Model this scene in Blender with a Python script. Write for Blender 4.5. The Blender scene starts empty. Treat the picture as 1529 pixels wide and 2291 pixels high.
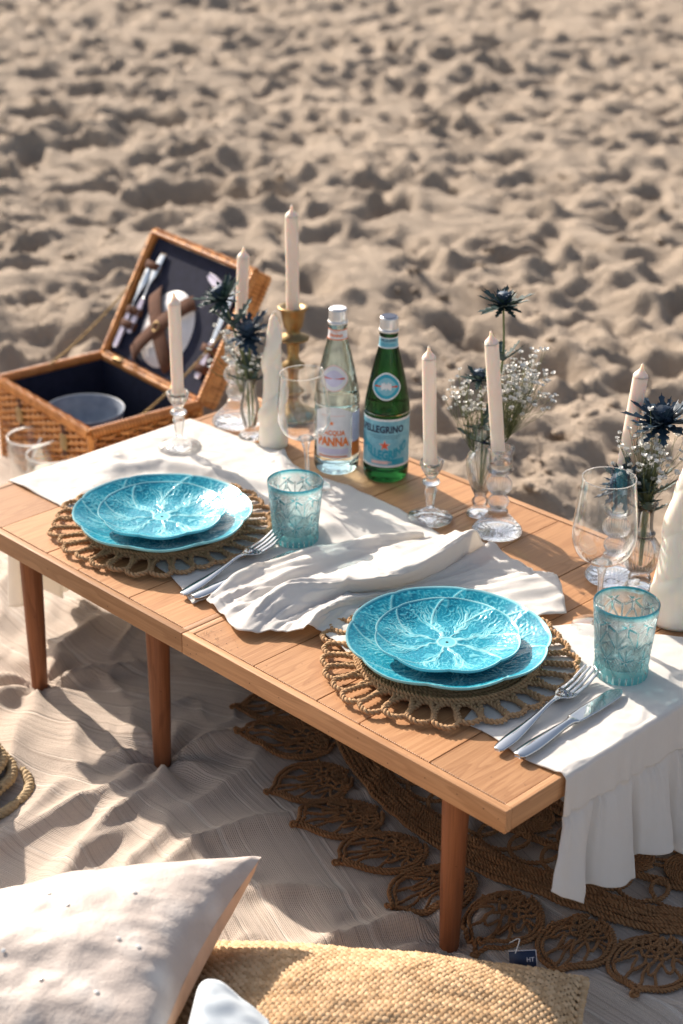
import bpy, bmesh, math, random
import numpy as np
from mathutils import Vector, Matrix
random.seed(7); np.random.seed(7)
pi = math.pi
SC = bpy.context.scene
COL = SC.collection
TZ = 0.285                       # height of the table top above the ground

# ------------------------------------------------------------------ camera
cam_d = bpy.data.cameras.new('camera'); cam = bpy.data.objects.new('camera', cam_d); COL.objects.link(cam)
YAW, PITCH, ROLL = -0.782349, -0.442312, 0.012446
_f = np.array([math.cos(PITCH)*math.sin(YAW), math.cos(PITCH)*math.cos(YAW), math.sin(PITCH)])
_r = np.array([math.cos(YAW), -math.sin(YAW), 0.0]); _u = np.cross(_r, _f)
_c, _s = math.cos(ROLL), math.sin(ROLL)
_R, _U = _c*_r+_s*_u, -_s*_r+_c*_u
cam.matrix_world = Matrix(((_R[0], _U[0], -_f[0], 1.541858), (_R[1], _U[1], -_f[1], -1.252601), (_R[2], _U[2], -_f[2], 1.117063+TZ), (0, 0, 0, 1)))
cam_d.sensor_fit = 'VERTICAL'; cam_d.sensor_height = 36.0; cam_d.sensor_width = 24.0
cam_d.lens = 59.9; cam_d.clip_start = 0.05; cam_d.clip_end = 2000
cam_d.dof.use_dof = True; cam_d.dof.focus_distance = 2.20; cam_d.dof.aperture_fstop = 4.0; cam_d.dof.aperture_blades = 9
SC.camera = cam

# ------------------------------------------------------------------ light
SUN_EL = math.radians(31); SUN_AZ = math.radians(171)     # azimuth counter-clockwise from +X, towards the sun
sdir = Vector((math.cos(SUN_EL)*math.cos(SUN_AZ), math.cos(SUN_EL)*math.sin(SUN_AZ), math.sin(SUN_EL)))
sun_d = bpy.data.lights.new('sun', 'SUN'); sun = bpy.data.objects.new('sun', sun_d); COL.objects.link(sun)
sun_d.energy = 4.5; sun_d.angle = math.radians(0.5); sun_d.color = (1.0, 0.88, 0.76)
sun.rotation_euler = sdir.to_track_quat('Z', 'Y').to_euler(); sun.location = sdir*20
world = bpy.data.worlds.new('World'); SC.world = world; world.use_nodes = True
wn = world.node_tree; bg = wn.nodes['Background']; sky = wn.nodes.new('ShaderNodeTexSky')
sky.sky_type = 'NISHITA'; sky.sun_disc = False; sky.sun_elevation = SUN_EL; sky.sun_rotation = pi/2-SUN_AZ
sky.air_density = 1.0; sky.dust_density = 4.0; sky.ozone_density = 1.0
hs = wn.nodes.new('ShaderNodeHueSaturation'); hs.inputs['Saturation'].default_value = .70; wn.links.new(sky.outputs[0], hs.inputs['Color']); wn.links.new(hs.outputs[0], bg.inputs[0]); bg.inputs[1].default_value = 0.092
SC.view_settings.view_transform = 'Standard'; SC.view_settings.look = 'None'
SC.view_settings.exposure = 0.90; SC.view_settings.gamma = 1.0; SC.view_settings.use_curve_mapping = False
SC.render.engine = 'CYCLES'
cy = SC.cycles
cy.max_bounces = 14; cy.transparent_max_bounces = 24; cy.transmission_bounces = 10; cy.glossy_bounces = 5; cy.diffuse_bounces = 3
cy.use_denoising = True; cy.sample_clamp_indirect = 6.0; cy.caustics_reflective = True; cy.caustics_refractive = True; cy.blur_glossy = 0.3

# ------------------------------------------------------------------ helpers: noise
_perm = np.random.RandomState(3).permutation(256)
_gr = np.random.RandomState(4).uniform(0, 2*pi, 256); _gx, _gy = np.cos(_gr), np.sin(_gr)
def perlin(x, y, seed=0):
    x = np.asarray(x, float); y = np.asarray(y, float)
    xi = np.floor(x).astype(int); yi = np.floor(y).astype(int); fx = x-xi; fy = y-yi
    u = fx*fx*fx*(fx*(fx*6-15)+10); v = fy*fy*fy*(fy*(fy*6-15)+10)
    def g(a, b):
        h = _perm[(_perm[(xi+a+seed*37) & 255]+yi+b) & 255]
        return _gx[h]*(fx-a)+_gy[h]*(fy-b)
    return ((g(0, 0)*(1-u)+g(1, 0)*u)*(1-v)+(g(0, 1)*(1-u)+g(1, 1)*u)*v)*1.5
def fbm(x, y, o=4, seed=0, gain=.5):
    s = 0; a = 1.0
    for i in range(o):
        s = s+a*perlin(x*2**i, y*2**i, seed+i*5); a *= gain
    return s
def sstep(a, b, x):
    t = np.clip((x-a)/(b-a), 0, 1); return t*t*(3-2*t)
def crease(x, y, amp, sc, seed):
    a = fbm(x*sc, y*sc, 2, seed); return amp*np.exp(-(a/.09)**2)*sstep(-.2, .5, perlin(x*sc*.7, y*sc*.7, seed+9))
def poly_dist(x, y, pts):
    """distance to a polyline and position 0..1 along it"""
    pts = np.asarray(pts, float); best = np.full(np.shape(x), 1e9); par = np.zeros(np.shape(x))
    L = np.r_[0, np.cumsum(np.hypot(*np.diff(pts, axis=0).T))]
    for i in range(len(pts)-1):
        a, b = pts[i], pts[i+1]; d = b-a; l2 = d@d
        t = np.clip(((x-a[0])*d[0]+(y-a[1])*d[1])/l2, 0, 1)
        q = np.hypot(x-a[0]-t*d[0], y-a[1]-t*d[1]); m = q < best
        best = np.where(m, q, best); par = np.where(m, (L[i]+t*math.sqrt(l2))/L[-1], par)
    return best, par

# ------------------------------------------------------------------ helpers: mesh
class MB:
    def __init__(s): s.V = []; s.F = []; s.n = 0; s.A = []; s.M = []
    def add(s, V, F, a=None, mi=0):
        V = np.asarray(V, float).reshape(-1, 3); s.V.append(V)
        s.F += [tuple(int(i)+s.n for i in f) for f in F]; s.M += [mi]*len(F)
        s.A.append(np.zeros(len(V)) if a is None else np.broadcast_to(np.asarray(a, float), (len(V),)))
        s.n += len(V); return s
    def grid(s, G, a=None, closeu=False, closev=False, flip=False, mi=0):
        G = np.asarray(G, float); m, n = G.shape[:2]; I = np.arange(m*n).reshape(m, n)
        if closeu: I = np.vstack([I, I[:1]])
        if closev: I = np.hstack([I, I[:, :1]])
        q = np.stack([I[:-1, :-1], I[1:, :-1], I[1:, 1:], I[:-1, 1:]], -1).reshape(-1, 4)
        if flip: q = q[:, ::-1]
        return s.add(G.reshape(-1, 3), q.tolist(), None if a is None else np.asarray(a).reshape(-1), mi)
    def tube(s, P, r, k=6, closed=False, a=None, caps=True, mi=0):
        P = np.asarray(P, float); n = len(P); r = np.broadcast_to(np.asarray(r, float), (n,))
        N, B = frames(P, closed); t = np.arange(k)*2*pi/k
        G = P[:, None]+r[:, None, None]*(np.cos(t)[None, :, None]*N[:, None]+np.sin(t)[None, :, None]*B[:, None])
        b = s.n; s.grid(G, None if a is None else np.repeat(np.broadcast_to(a, (n,)), k), closeu=closed, closev=True, flip=True, mi=mi)
        if caps and not closed:
            s.F.append(tuple(range(b, b+k))); s.F.append(tuple(range(b+n*k-1, b+n*k-k-1, -1))); s.M += [mi, mi]
        return s
    def rope(s, P, R, pitch, strands=2, k=5, closed=False, step=None, a=None, jit=0.0, mi=0):
        P = resample(P, step or pitch/7, closed); n = len(P)
        N, B = frames(P, closed); L = np.r_[0, np.cumsum(np.linalg.norm(np.diff(P, axis=0), axis=1))]
        ph0 = random.uniform(0, 6)
        tot = L[-1]*(n/(n-1) if closed else 1); w = 2*pi/pitch
        if closed: w = 2*pi*max(1, round(tot/pitch))/tot
        for j in range(strands):
            ph = ph0+L*w+2*pi*j/strands
            Q = P+R*.52*(np.cos(ph)[:, None]*N+np.sin(ph)[:, None]*B)
            rr = R*.56*(1+jit*np.random.uniform(-1, 1, n))
            s.tube(Q, rr, k, closed, None if a is None else a, mi=mi)
        return s
    def lathe(s, prof, n=48, f=None, a=None, mi=0, close=False):
        """prof: (r, z) pairs; f(theta, i) -> radius factor"""
        prof = np.asarray(prof, float); t = np.arange(n)*2*pi/n
        r = np.repeat(prof[:, :1], n, 1)
        if f is not None: r = r*np.array([f(t, i) for i in range(len(prof))])
        G = np.stack([r*np.cos(t), r*np.sin(t), np.repeat(prof[:, 1:2], n, 1)], -1)
        return s.grid(G, a=None if a is None else np.repeat(np.asarray(a), n), closeu=close, closev=True, flip=True, mi=mi)
    def box(s, x0, x1, y0, y1, z0, z1, c=0.0, mi=0):
        bm = bmesh.new(); bmesh.ops.create_cube(bm, size=1)
        for v in bm.verts: v.co = ((x0+x1)/2+v.co.x*(x1-x0), (y0+y1)/2+v.co.y*(y1-y0), (z0+z1)/2+v.co.z*(z1-z0))
        if c: bmesh.ops.bevel(bm, geom=bm.edges[:], offset=c, segments=2, affect='EDGES', profile=.6)
        bm.verts.index_update(); s.add([v.co[:] for v in bm.verts], [[v.index for v in f.verts] for f in bm.faces], mi=mi); bm.free(); return s
    def verts(s): return np.concatenate(s.V)
def frames(P, closed=False):
    n = len(P)
    if closed: T = np.roll(P, -1, 0)-np.roll(P, 1, 0)
    else: T = np.gradient(P, axis=0)
    T = T/np.maximum(np.linalg.norm(T, axis=1), 1e-12)[:, None]
    N = np.zeros_like(P); ref = np.array([0, 0, 1.0]) if abs(T[0, 2]) < .9 else np.array([1.0, 0, 0])
    v = np.cross(T[0], ref); v /= np.linalg.norm(v); N[0] = v
    for i in range(1, n):
        v = N[i-1]-T[i]*(N[i-1]@T[i]); l = math.sqrt(v@v); N[i] = v/l if l > 1e-9 else N[i-1]
    return N, np.cross(T, N)
def resample(P, step, closed=False):
    P = np.asarray(P, float); Q = np.vstack([P, P[:1]]) if closed else P
    L = np.r_[0, np.cumsum(np.linalg.norm(np.diff(Q, axis=0), axis=1))]
    n = max(4, int(round(L[-1]/step))); t = np.linspace(0, L[-1], n+1)
    if closed: t = t[:-1]
    return np.stack([np.interp(t, L, Q[:, i]) for i in range(3)], 1)
def cr1(P, m, axis=0):
    """uniform Catmull-Rom upsampling, m pieces per span"""
    P = np.moveaxis(np.asarray(P, float), axis, 0); n = len(P)
    E = np.concatenate([[2*P[0]-P[1]], P, [2*P[-1]-P[-2]]]); out = []
    for i in range(n-1):
        for t in np.arange(m)/m:
            a, b, c, d = E[i:i+4]
            out.append(.5*(2*b+(c-a)*t+(2*a-5*b+4*c-d)*t*t+(3*b-a-3*c+d)*t**3))
    out.append(P[-1]); return np.moveaxis(np.array(out), 0, axis)
def smoothpath(P, m=8): return cr1(np.asarray(P, float), m)

def mesh_of(mb, name, mats, smooth=True, uv=None, attr=False):
    me = bpy.data.meshes.new(name); V = mb.verts(); me.from_pydata(V.tolist(), [], mb.F)
    for m in (mats if isinstance(mats, (list, tuple)) else [mats]): me.materials.append(m)
    if any(mb.M): me.polygons.foreach_set('material_index', mb.M)
    if smooth: me.polygons.foreach_set('use_smooth', [True]*len(me.polygons))
    if attr:
        at = me.attributes.new('relief', 'FLOAT', 'POINT'); at.data.foreach_set('value', np.concatenate(mb.A))
    if uv is not None:
        ul = me.uv_layers.new(name='UVMap'); li = np.zeros(len(me.loops), int); me.loops.foreach_get('vertex_index', li)
        ul.data.foreach_set('uv', np.asarray(uv)[li].reshape(-1))
    me.update(); return me
def link(name, data, parent=None, loc=(0, 0, 0), rot=(0, 0, 0)):
    o = bpy.data.objects.new(name, data); COL.objects.link(o); o.location = loc; o.rotation_euler = rot
    if parent is not None: o.parent = parent
    return o
def tag(o, label=None, cat=None, group=None, kind=None):
    if label: o['label'] = label
    if cat: o['category'] = cat
    if group: o['group'] = group
    if kind: o['kind'] = kind
    return o
def thing(name, label, cat, loc=(0, 0, 0), rot=(0, 0, 0), group=None): return tag(link(name, None, None, loc, rot), label, cat, group)
def obj(name, mb, mats, parent=None, loc=(0, 0, 0), rot=(0, 0, 0), smooth=True, uv=None, attr=False):
    return link(name, mesh_of(mb, name, mats, smooth, uv, attr), parent, loc, rot)
def dup(root, loc, rot=None, label=None, parent=None):
    c = root.copy(); COL.objects.link(c); c.parent = parent
    if parent is None:
        c.location = loc
        if rot is not None: c.rotation_euler = rot
        if label: c['label'] = label
    for ch in list(root.children): dup(ch, None, None, None, c)
    return c
def sharp(o, ang=35):
    me = o.data; bm = bmesh.new(); bm.from_mesh(me); a = math.radians(ang)
    for e in bm.edges:
        if len(e.link_faces) == 2 and e.calc_face_angle(0) > a: e.smooth = False
    bm.to_mesh(me); bm.free(); return o

# ------------------------------------------------------------------ helpers: materials
def N(nt, t, ins=None, **kw):
    n = nt.nodes.new('ShaderNode'+t)
    for k, v in kw.items(): setattr(n, k, v)
    for k, v in (ins or {}).items():
        if isinstance(v, bpy.types.NodeSocket): nt.links.new(v, n.inputs[k])
        else: n.inputs[k].default_value = v
    return n
def rgb(*c): return (c[0], c[1], c[2], 1)
def new_mat(name):
    m = bpy.data.materials.new(name); m.use_nodes = True; nt = m.node_tree
    return m, nt, nt.nodes['Principled BSDF']
def ramp(nt, fac, stops):
    r = N(nt, 'ValToRGB', {0: fac}); e = r.color_ramp.elements
    while len(e) < len(stops): e.new(.5)
    for i, (p, c) in enumerate(stops): e[i].position = p; e[i].color = rgb(*c)
    return r.outputs[0]
def coords(nt, kind='Object', scale=(1, 1, 1), rot=(0, 0, 0)):
    tc = N(nt, 'TexCoord'); mp = N(nt, 'Mapping', {0: tc.outputs[kind], 'Scale': scale, 'Rotation': rot}); return mp.outputs[0]
def noise(nt, vec, scale, detail=3, rough=.55, dist=0): return N(nt, 'TexNoise', {'Vector': vec, 'Scale': scale, 'Detail': detail, 'Roughness': rough, 'Distortion': dist}).outputs[0]
def bump(nt, b, h, strength=.3, dist=.002): 
    n = N(nt, 'Bump', {'Height': h, 'Strength': strength, 'Distance': dist}); nt.links.new(n.outputs[0], b.inputs['Normal']); return n
def mixc(nt, fac, a, b, blend='MIX'):
    n = N(nt, 'Mix', data_type='RGBA', blend_type=blend)
    for i, v in ((0, fac), (6, a), (7, b)):
        if isinstance(v, bpy.types.NodeSocket): nt.links.new(v, n.inputs[i])
        else: n.inputs[i].default_value = v if i == 0 else rgb(*v)
    return n.outputs[2]
def math_(nt, op, a, b=0.0):
    n = N(nt, 'Math', operation=op)
    for i, v in enumerate((a, b)):
        if isinstance(v, bpy.types.NodeSocket): nt.links.new(v, n.inputs[i])
        else: n.inputs[i].default_value = v
    return n.outputs[0]
def m_noisy(name, c0, c1, scale=40, rough=.7, bs=.2, bd=.001, bscale=None, sc=(1, 1, 1), metal=0, spec=.4, detail=4, sss=0, sheen=0, island=0):
    m, nt, b = new_mat(name); v = coords(nt, scale=sc); n = noise(nt, v, scale, detail)
    n = math_(nt, 'ADD', n, math_(nt, 'MULTIPLY', math_(nt, 'SUBTRACT', N(nt, 'NewGeometry').outputs['Random Per Island'], .5), island)) if island else n
    nt.links.new(ramp(nt, n, [(.3, c0), (.7, c1)]), b.inputs['Base Color'])
    b.inputs['Roughness'].default_value = rough; b.inputs['Metallic'].default_value = metal; b.inputs['Specular IOR Level'].default_value = spec
    if sss:
        b.inputs['Subsurface Weight'].default_value = sss; b.inputs['Subsurface Radius'].default_value = (.012, .007, .004); b.inputs['Subsurface Scale'].default_value = 1.0
    if sheen: b.inputs['Sheen Weight'].default_value = sheen
    if bs: bump(nt, b, noise(nt, v, bscale or scale*3, 3), bs, bd)
    return m
def m_plain(name, c, rough=.5, metal=0, spec=.5): return m_noisy(name, [x*.92 for x in c], [min(1, x*1.06) for x in c], 60, rough, .05, .0004, metal=metal, spec=spec)
def m_glass(name, tint=(1, 1, 1), mix=.5, ior=1.5, rough=0.0, bscale=0, sparkle=0.0):
    """clear cast glass: part bent light, part straight light"""
    m, nt, b = new_mat(name); nt.nodes.remove(b); out = nt.nodes['Material Output']
    g = N(nt, 'BsdfGlass', {'Color': rgb(*tint), 'Roughness': rough, 'IOR': ior}); t = N(nt, 'BsdfTransparent', {'Color': rgb(*tint)})
    if bscale:
        bp = N(nt, 'Bump', {'Height': noise(nt, coords(nt), bscale, 2), 'Strength': .5, 'Distance': .002}); nt.links.new(bp.outputs[0], g.inputs['Normal'])
    gl = N(nt, 'BsdfGlossy', {'Color': (1, 1, 1, 1), 'Roughness': .06}); fr = N(nt, 'Fresnel', {'IOR': ior})
    if bscale: nt.links.new(bp.outputs[0], gl.inputs['Normal'])
    t2 = N(nt, 'MixShader', {0: fr.outputs[0], 1: t.outputs[0], 2: gl.outputs[0]})
    mx = N(nt, 'MixShader', {0: mix, 1: t2.outputs[0], 2: g.outputs[0]})
    if sparkle: df = N(nt, 'BsdfTranslucent', {'Color': rgb(*[min(1, x*1.0) for x in tint])}); mx = N(nt, 'MixShader', {0: sparkle, 1: mx.outputs[0], 2: df.outputs[0]})  # translucent share added to stand in for sunlight caught in the glass
    nt.links.new(mx.outputs[0], out.inputs[0]); return m
def m_thin(name, tint=(.97, .98, .98)):
    m, nt, b = new_mat(name); nt.nodes.remove(b); out = nt.nodes['Material Output']
    t = N(nt, 'BsdfTransparent', {'Color': rgb(*tint)}); gl = N(nt, 'BsdfGlossy', {'Color': (1, 1, 1, 1), 'Roughness': .02})
    lw = N(nt, 'LayerWeight', {'Blend': .5}); f = N(nt, 'MapRange', {0: math_(nt, 'POWER', lw.outputs['Facing'], 2.6), 3: .08, 4: 1.0})
    mx = N(nt, 'MixShader', {0: f.outputs[0], 1: t.outputs[0], 2: gl.outputs[0]}); nt.links.new(mx.outputs[0], out.inputs[0]); return m
# ================================================================== SETTING: sand
def sand_h(x, y):
    w1 = .25*fbm(x*1.1+5, y*1.1, 2, 1); w2 = .25*fbm(x*1.1-9, y*1.1+4, 2, 2)
    h = .050*fbm(x*.75, y*.75, 2, 3)
    a = fbm((x+w1)*2.6, (y+w2)*2.6, 2, 8); h = h+.026*(1-np.sqrt(a*a+.02)*1.7)
    b = fbm((x+w2)*5.2, (y+w1)*5.2, 2, 11); h = h+.020*(1-np.sqrt(b*b+.02)*1.6)
    h = h+.0105*fbm(x*10+w1*8, y*10, 2, 6)+.0026*fbm(x*30, y*30, 2, 9)
    return .80*h-.027
def sand_z(x, y, dents):
    h = sand_h(x, y)
    dx = np.maximum(np.maximum(-1.28-x, x-1.3), 0); dy = np.maximum(np.maximum(-1.4-y, y-.62), 0)
    s = sstep(.02, .30, np.hypot(dx, dy)); far = np.exp(-np.maximum(np.hypot(x, y)-14, 0)/14)
    return h, s, far
vdir = np.array([-.7055, .7087]); tdir = np.array([.7087, .7055])
def graded(parts):
    out = [parts[0][0]]
    for a, b, st in parts: out += list(np.arange(out[-1]+st, b+1e-9, st))
    return np.array(out)
sA = graded([(-1.6, .2, .06), (.2, 3.2, .017), (3.2, 6.5, .022), (6.5, 11, .034)]); st = .06; L = [sA[-1]]
while L[-1] < 400: L.append(L[-1]+st); st *= 1.22
sA = np.r_[[-400, -150, -60, -25, -12, -6, -3.2, -2.2], sA, L[1:]]
tp = graded([(0, 1.7, .019), (1.7, 3.4, .034)]); st = .05; L = [tp[-1]]
while L[-1] < 400: L.append(L[-1]+st); st *= 1.3
tA = np.r_[tp, L[1:]]; tA = np.r_[-tA[::-1], tA[1:]]
S, T = np.meshgrid(sA, tA, indexing='ij')
GX, GY = S*vdir[0]+T*tdir[0], S*vdir[1]+T*tdir[1]
H, smask, far = sand_z(GX, GY, None)
rs = np.random.RandomState(12)
# footprints and scuffs: dents with a pushed-up rim
def dent(cx, cyy, ra, rb, ang, dep, rim):
    R = max(ra, rb)*1.9; s0 = cx*vdir[0]+cyy*vdir[1]; t0 = cx*tdir[0]+cyy*tdir[1]
    i0, i1 = np.searchsorted(sA, [s0-R, s0+R]); j0, j1 = np.searchsorted(tA, [t0-R, t0+R])
    if i1-i0 < 2 or j1-j0 < 2: return
    X = GX[i0:i1, j0:j1]-cx; Y = GY[i0:i1, j0:j1]-cyy; c, s_ = math.cos(ang), math.sin(ang)
    u = (X*c+Y*s_)/ra; v = (-X*s_+Y*c)/rb; q = np.hypot(u, v)
    q = q*(1+.18*perlin(GX[i0:i1, j0:j1]*9, GY[i0:i1, j0:j1]*9, 3))
    H[i0:i1, j0:j1] += -dep*np.exp(-q**4)+rim*np.exp(-((q-1.2)/.25)**2)*(1+.6*u)
for k in range(5200):
    s0 = .2+11*rs.rand()**.8; t0 = rs.uniform(-1, 1)*(1.2+.26*s0)
    x0, y0 = s0*vdir[0]+t0*tdir[0], s0*vdir[1]+t0*tdir[1]; q = rs.uniform(.035, .115)
    dent(x0, y0, q, q*rs.uniform(.38, .62), rs.uniform(0, pi), q*rs.uniform(.14, .36), q*rs.uniform(.04, .13))
for x0, y0, ra, rb, an, dp in [(-2.62, 2.28, .19, .12, .5, .19), (-2.45, 2.36, .11, .08, .9, .10), (-3.75, 2.52, .20, .09, .2, .14), (-3.5, 2.75, .13, .08, .6, .10), (-2.9, 2.0, .14, .08, 1.2, .08), (-1.75, 1.0, .2, .12, .8, .07), (-1.55, .86, .16, .1, 2.2, .05), (-1.3, 2.05, .22, .12, .3, .06),
                             (-.75, 1.25, .16, .09, .6, .06), (-.35, 1.05, .14, .08, .9, .05), (.1, 1.12, .13, .08, .4, .05), (-.9, 1.75, .2, .1, .2, .06), (-2.25, 2.62, .12, .08, .1, .05)]:
    dent(x0, y0, ra, rb, an, dp, .02)
sand_mb = MB().grid(np.stack([GX, GY, (-.03)*(1-smask)+smask*far*H], -1), flip=True)
m, nt, b = new_mat('sand'); v = coords(nt)
n1 = noise(nt, v, 2.2, 4); n2 = noise(nt, v, 420, 2, .7); n3 = noise(nt, v, 26, 4)
c = mixc(nt, n1, (.43, .355, .28), (.515, .43, .345)); c = mixc(nt, math_(nt, 'MULTIPLY', n2, .5), c, (.25, .185, .135)); c = mixc(nt, math_(nt, 'MULTIPLY', n3, .35), c, (.52, .43, .345))
nt.links.new(c, b.inputs['Base Color']); b.inputs['Roughness'].default_value = .95; b.inputs['Specular IOR Level'].default_value = .15
bump(nt, b, math_(nt, 'ADD', math_(nt, 'MULTIPLY', n2, .7), math_(nt, 'ADD', math_(nt, 'MULTIPLY', n3, 2.5), math_(nt, 'MULTIPLY', noise(nt, v, 95, 3, .7), 1.8))), .9, .009)
M_SAND = m
tag(obj('sand', sand_mb, m), kind='structure')
clods = MB(); ico = bmesh.new(); bmesh.ops.create_icosphere(ico, subdivisions=1, radius=1); ico.verts.index_update(); IV = np.array([v_.co[:] for v_ in ico.verts]); IF = [[v_.index for v_ in f_.verts] for f_ in ico.faces]; ico.free()
for k in range(2200):
    s0 = rs.uniform(.9, 4.8); t0 = rs.uniform(-1, 1)*(.5+.3*s0); x0, y0 = s0*vdir[0]+t0*tdir[0], s0*vdir[1]+t0*tdir[1]; i0, j0 = np.searchsorted(sA, s0), np.searchsorted(tA, t0)
    if smask[i0, j0] < .9 or fbm(np.array([x0*1.7]), np.array([y0*1.7]), 2, 15)[0] < .05: continue
    r_ = rs.uniform(.003, .006)*rs.uniform(.7, 2.2)**1.5; clods.add(IV*r_*rs.uniform(.6, 1.25, (len(IV), 1))*np.array([1.2, 1, .7])+[x0, y0, H[i0, j0]+r_*.2], IF)
tag(obj('sand_clods', clods, m), 'small damp crumbs of sand scattered over the churned beach', 'sand clods', kind='stuff')

# ================================================================== blanket
LEGS = [(-.413, .047), (-.111, .047), (.449, .047), (-.413, .605), (-.111, .605), (.449, .605)]
RIDGES = [([(-.16, -.10), (-.12, -.19), (-.10, -.30)], .020, .024), ([(.03, -.06), (.06, -.15), (.12, -.24)], .017, .020), ([(-.01, -.10), (.0, -.18), (.05, -.28)], .016, .018), ([(.30, .02), (.25, -.02), (.2, -.09)], .012, .016), ([(-.28, .02), (-.22, -.03), (-.17, -.05)], .012, .018), ([(-.25, .10), (-.2, .06), (-.13, .06)], .010, .018), ([(-.36, .13), (-.30, .12), (-.22, .17)], .010, .014), ([(-.085, -.012), (-.102, -.123), (-.092, -.26)], .020, .022), ([(-.068, .015), (-.038, -.103), (.005, -.23)], .024, .024),
          ([(-.09, .075), (-.084, .13), (-.049, .2)], .017, .022), ([(.141, .099), (.101, .027), (.081, -.052), (.106, -.178)], .022, .026),
          ([(.234, -.046), (.165, -.077), (.1, -.2)], .016, .02), ([(.345, -.1), (.373, .008), (.408, .07)], .020, .024),
          ([(-.40, .0), (-.439, -.05), (-.5, -.2)], .018, .022), ([(-.43, .075), (-.47, .12), (-.52, .25)], .016, .02), ([(-.39, .07), (-.38, .123), (-.33, .22)], .018, .022),
          ([(-.038, .188), (.005, .114), (.01, -.007)], .014, .024), ([(-.407, .185), (-.485, .322), (-.6, .42)], .012, .010),
          ([(-.33, -.05), (-.25, -.12), (-.2, -.3)], .018, .03), ([(-.6, .1), (-.75, .2), (-.95, .22)], .015, .03), ([(-.3, .3), (-.2, .27), (-.12, .3)], .013, .02),
          ([(.45, .0), (.52, -.03), (.62, -.02)], .014, .02), ([(.6, .1), (.72, .13), (.85, .2)], .016, .03), ([(.02, -.25), (.2, -.3), (.4, -.28)], .016, .04)]
def blanket_z(x, y):
    z = .012+.007*fbm(x*3.2, y*3.2, 2, 21)+.003*fbm(x*8, y*8, 2, 22)
    for pts, h, w in RIDGES:
        d, t = poly_dist(x, y, pts); z = z+.9*h*(.42*np.exp(-(d/(w*.8))**2)+.58*np.exp(-d/(w*.5)))*(.35+.65*np.sin(np.clip(t*.86+.1, 0, 1)*pi))
    z = z+crease(x*.8+y*.5, y-.4*x, .0075, 4.2, 61)+crease(x*.7+y*.7, y*.9-.5*x, .0048, 8, 67)
    # fine drawn-up crinkles
    z = z+.0022*np.sin((y+.9*x)*70+4*fbm(x*5, y*5, 2, 23))*sstep(-.1, .5, fbm(x*4, y*4, 2, 24))
    for lx, ly in LEGS[:3]:
        r = np.hypot(x-lx, y-ly); an = np.arctan2(y-ly, x-lx)
        z = z*(1-.97*np.exp(-(r/.028)**2))+.016*np.exp(-((r-.05)/.045)**2)*(np.abs(np.cos(an*3.5+lx*9+.25*np.sin(r*60)))**2.5-.35)
    return z
bx = np.r_[np.arange(-1.75, -.95, .03), np.arange(-.95, .9, .0068), np.arange(.9, 1.5, .03)]
by = np.r_[np.arange(-1.2, -.45, .03), np.arange(-.45, .5, .0068), np.arange(.5, .66, .012)]
BX, BY = np.meshgrid(bx, by, indexing='ij'); BZ = blanket_z(BX, BY)
back = sstep(.56, .64, BY+.02*perlin(BX*6, BX*0+.3, 4)); BZ = BZ*(1-back)+back*(-.012)
xx = np.sqrt(np.clip(BX, -.42, .42)**2+.01)-.1
UVS = np.stack([BX, BY+.42*xx+.002*fbm(BX*2, BY*2, 2, 26)], -1).reshape(-1, 2)
m, nt, b = new_mat('slub_cotton'); tc = N(nt, 'TexCoord'); sx = N(nt, 'SeparateXYZ', {0: tc.outputs['UV']})
def uvn(su, sv, scale, det=1):
    cm = N(nt, 'CombineXYZ', {0: math_(nt, 'MULTIPLY', sx.outputs[0], su), 1: math_(nt, 'MULTIPLY', sx.outputs[1], sv)}); return noise(nt, cm.outputs[0], scale, det)
sl = uvn(.9, 75, 1.0, 1); sl2 = uvn(2.2, 210, 1.0, 1); ob = noise(nt, tc.outputs['Object'], 5, 4); fi = noise(nt, tc.outputs['Object'], 420, 2, .7)
line = ramp(nt, sl, [(.60, (0, 0, 0)), (.645, (1, 1, 1))]); dk = ramp(nt, sl2, [(.30, (1, 1, 1)), (.45, (0, 0, 0))])
c = mixc(nt, ob, (.61, .51, .425), (.70, .60, .51)); c = mixc(nt, math_(nt, 'MULTIPLY', dk, .5), c, (.29, .22, .17)); c = mixc(nt, math_(nt, 'MULTIPLY', line, .6), c, (.82, .74, .65)); c = mixc(nt, math_(nt, 'MULTIPLY', fi, .45), c, (.27, .21, .165)); ribw = math_(nt, 'SINE', math_(nt, 'ADD', math_(nt, 'MULTIPLY', sx.outputs[1], 2300.0), math_(nt, 'MULTIPLY', ob, 14.0))); c = mixc(nt, math_(nt, 'MULTIPLY', math_(nt, 'ADD', ribw, 1.0), .06), c, (.25, .19, .15))
nt.links.new(c, b.inputs['Base Color']); b.inputs['Roughness'].default_value = .95; b.inputs['Specular IOR Level'].default_value = .1; b.inputs['Sheen Weight'].default_value = .15
hh = math_(nt, 'ADD', math_(nt, 'MULTIPLY', sl2, 1.2), math_(nt, 'ADD', math_(nt, 'MULTIPLY', line, .8), math_(nt, 'MULTIPLY', fi, .9))); bump(nt, b, math_(nt, 'ADD', hh, math_(nt, 'MULTIPLY', ribw, -.22)), .8, .0022)
M_BLANKET = m
bl = tag(obj('blanket', MB().grid(np.stack([BX, BY, BZ], -1), flip=True), m, uv=UVS), 'rumpled beige slub cotton blanket spread on the sand under the low table', 'blanket')
def bz(x, y): return float(blanket_z(np.array([x]), np.array([y]))[0])

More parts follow.
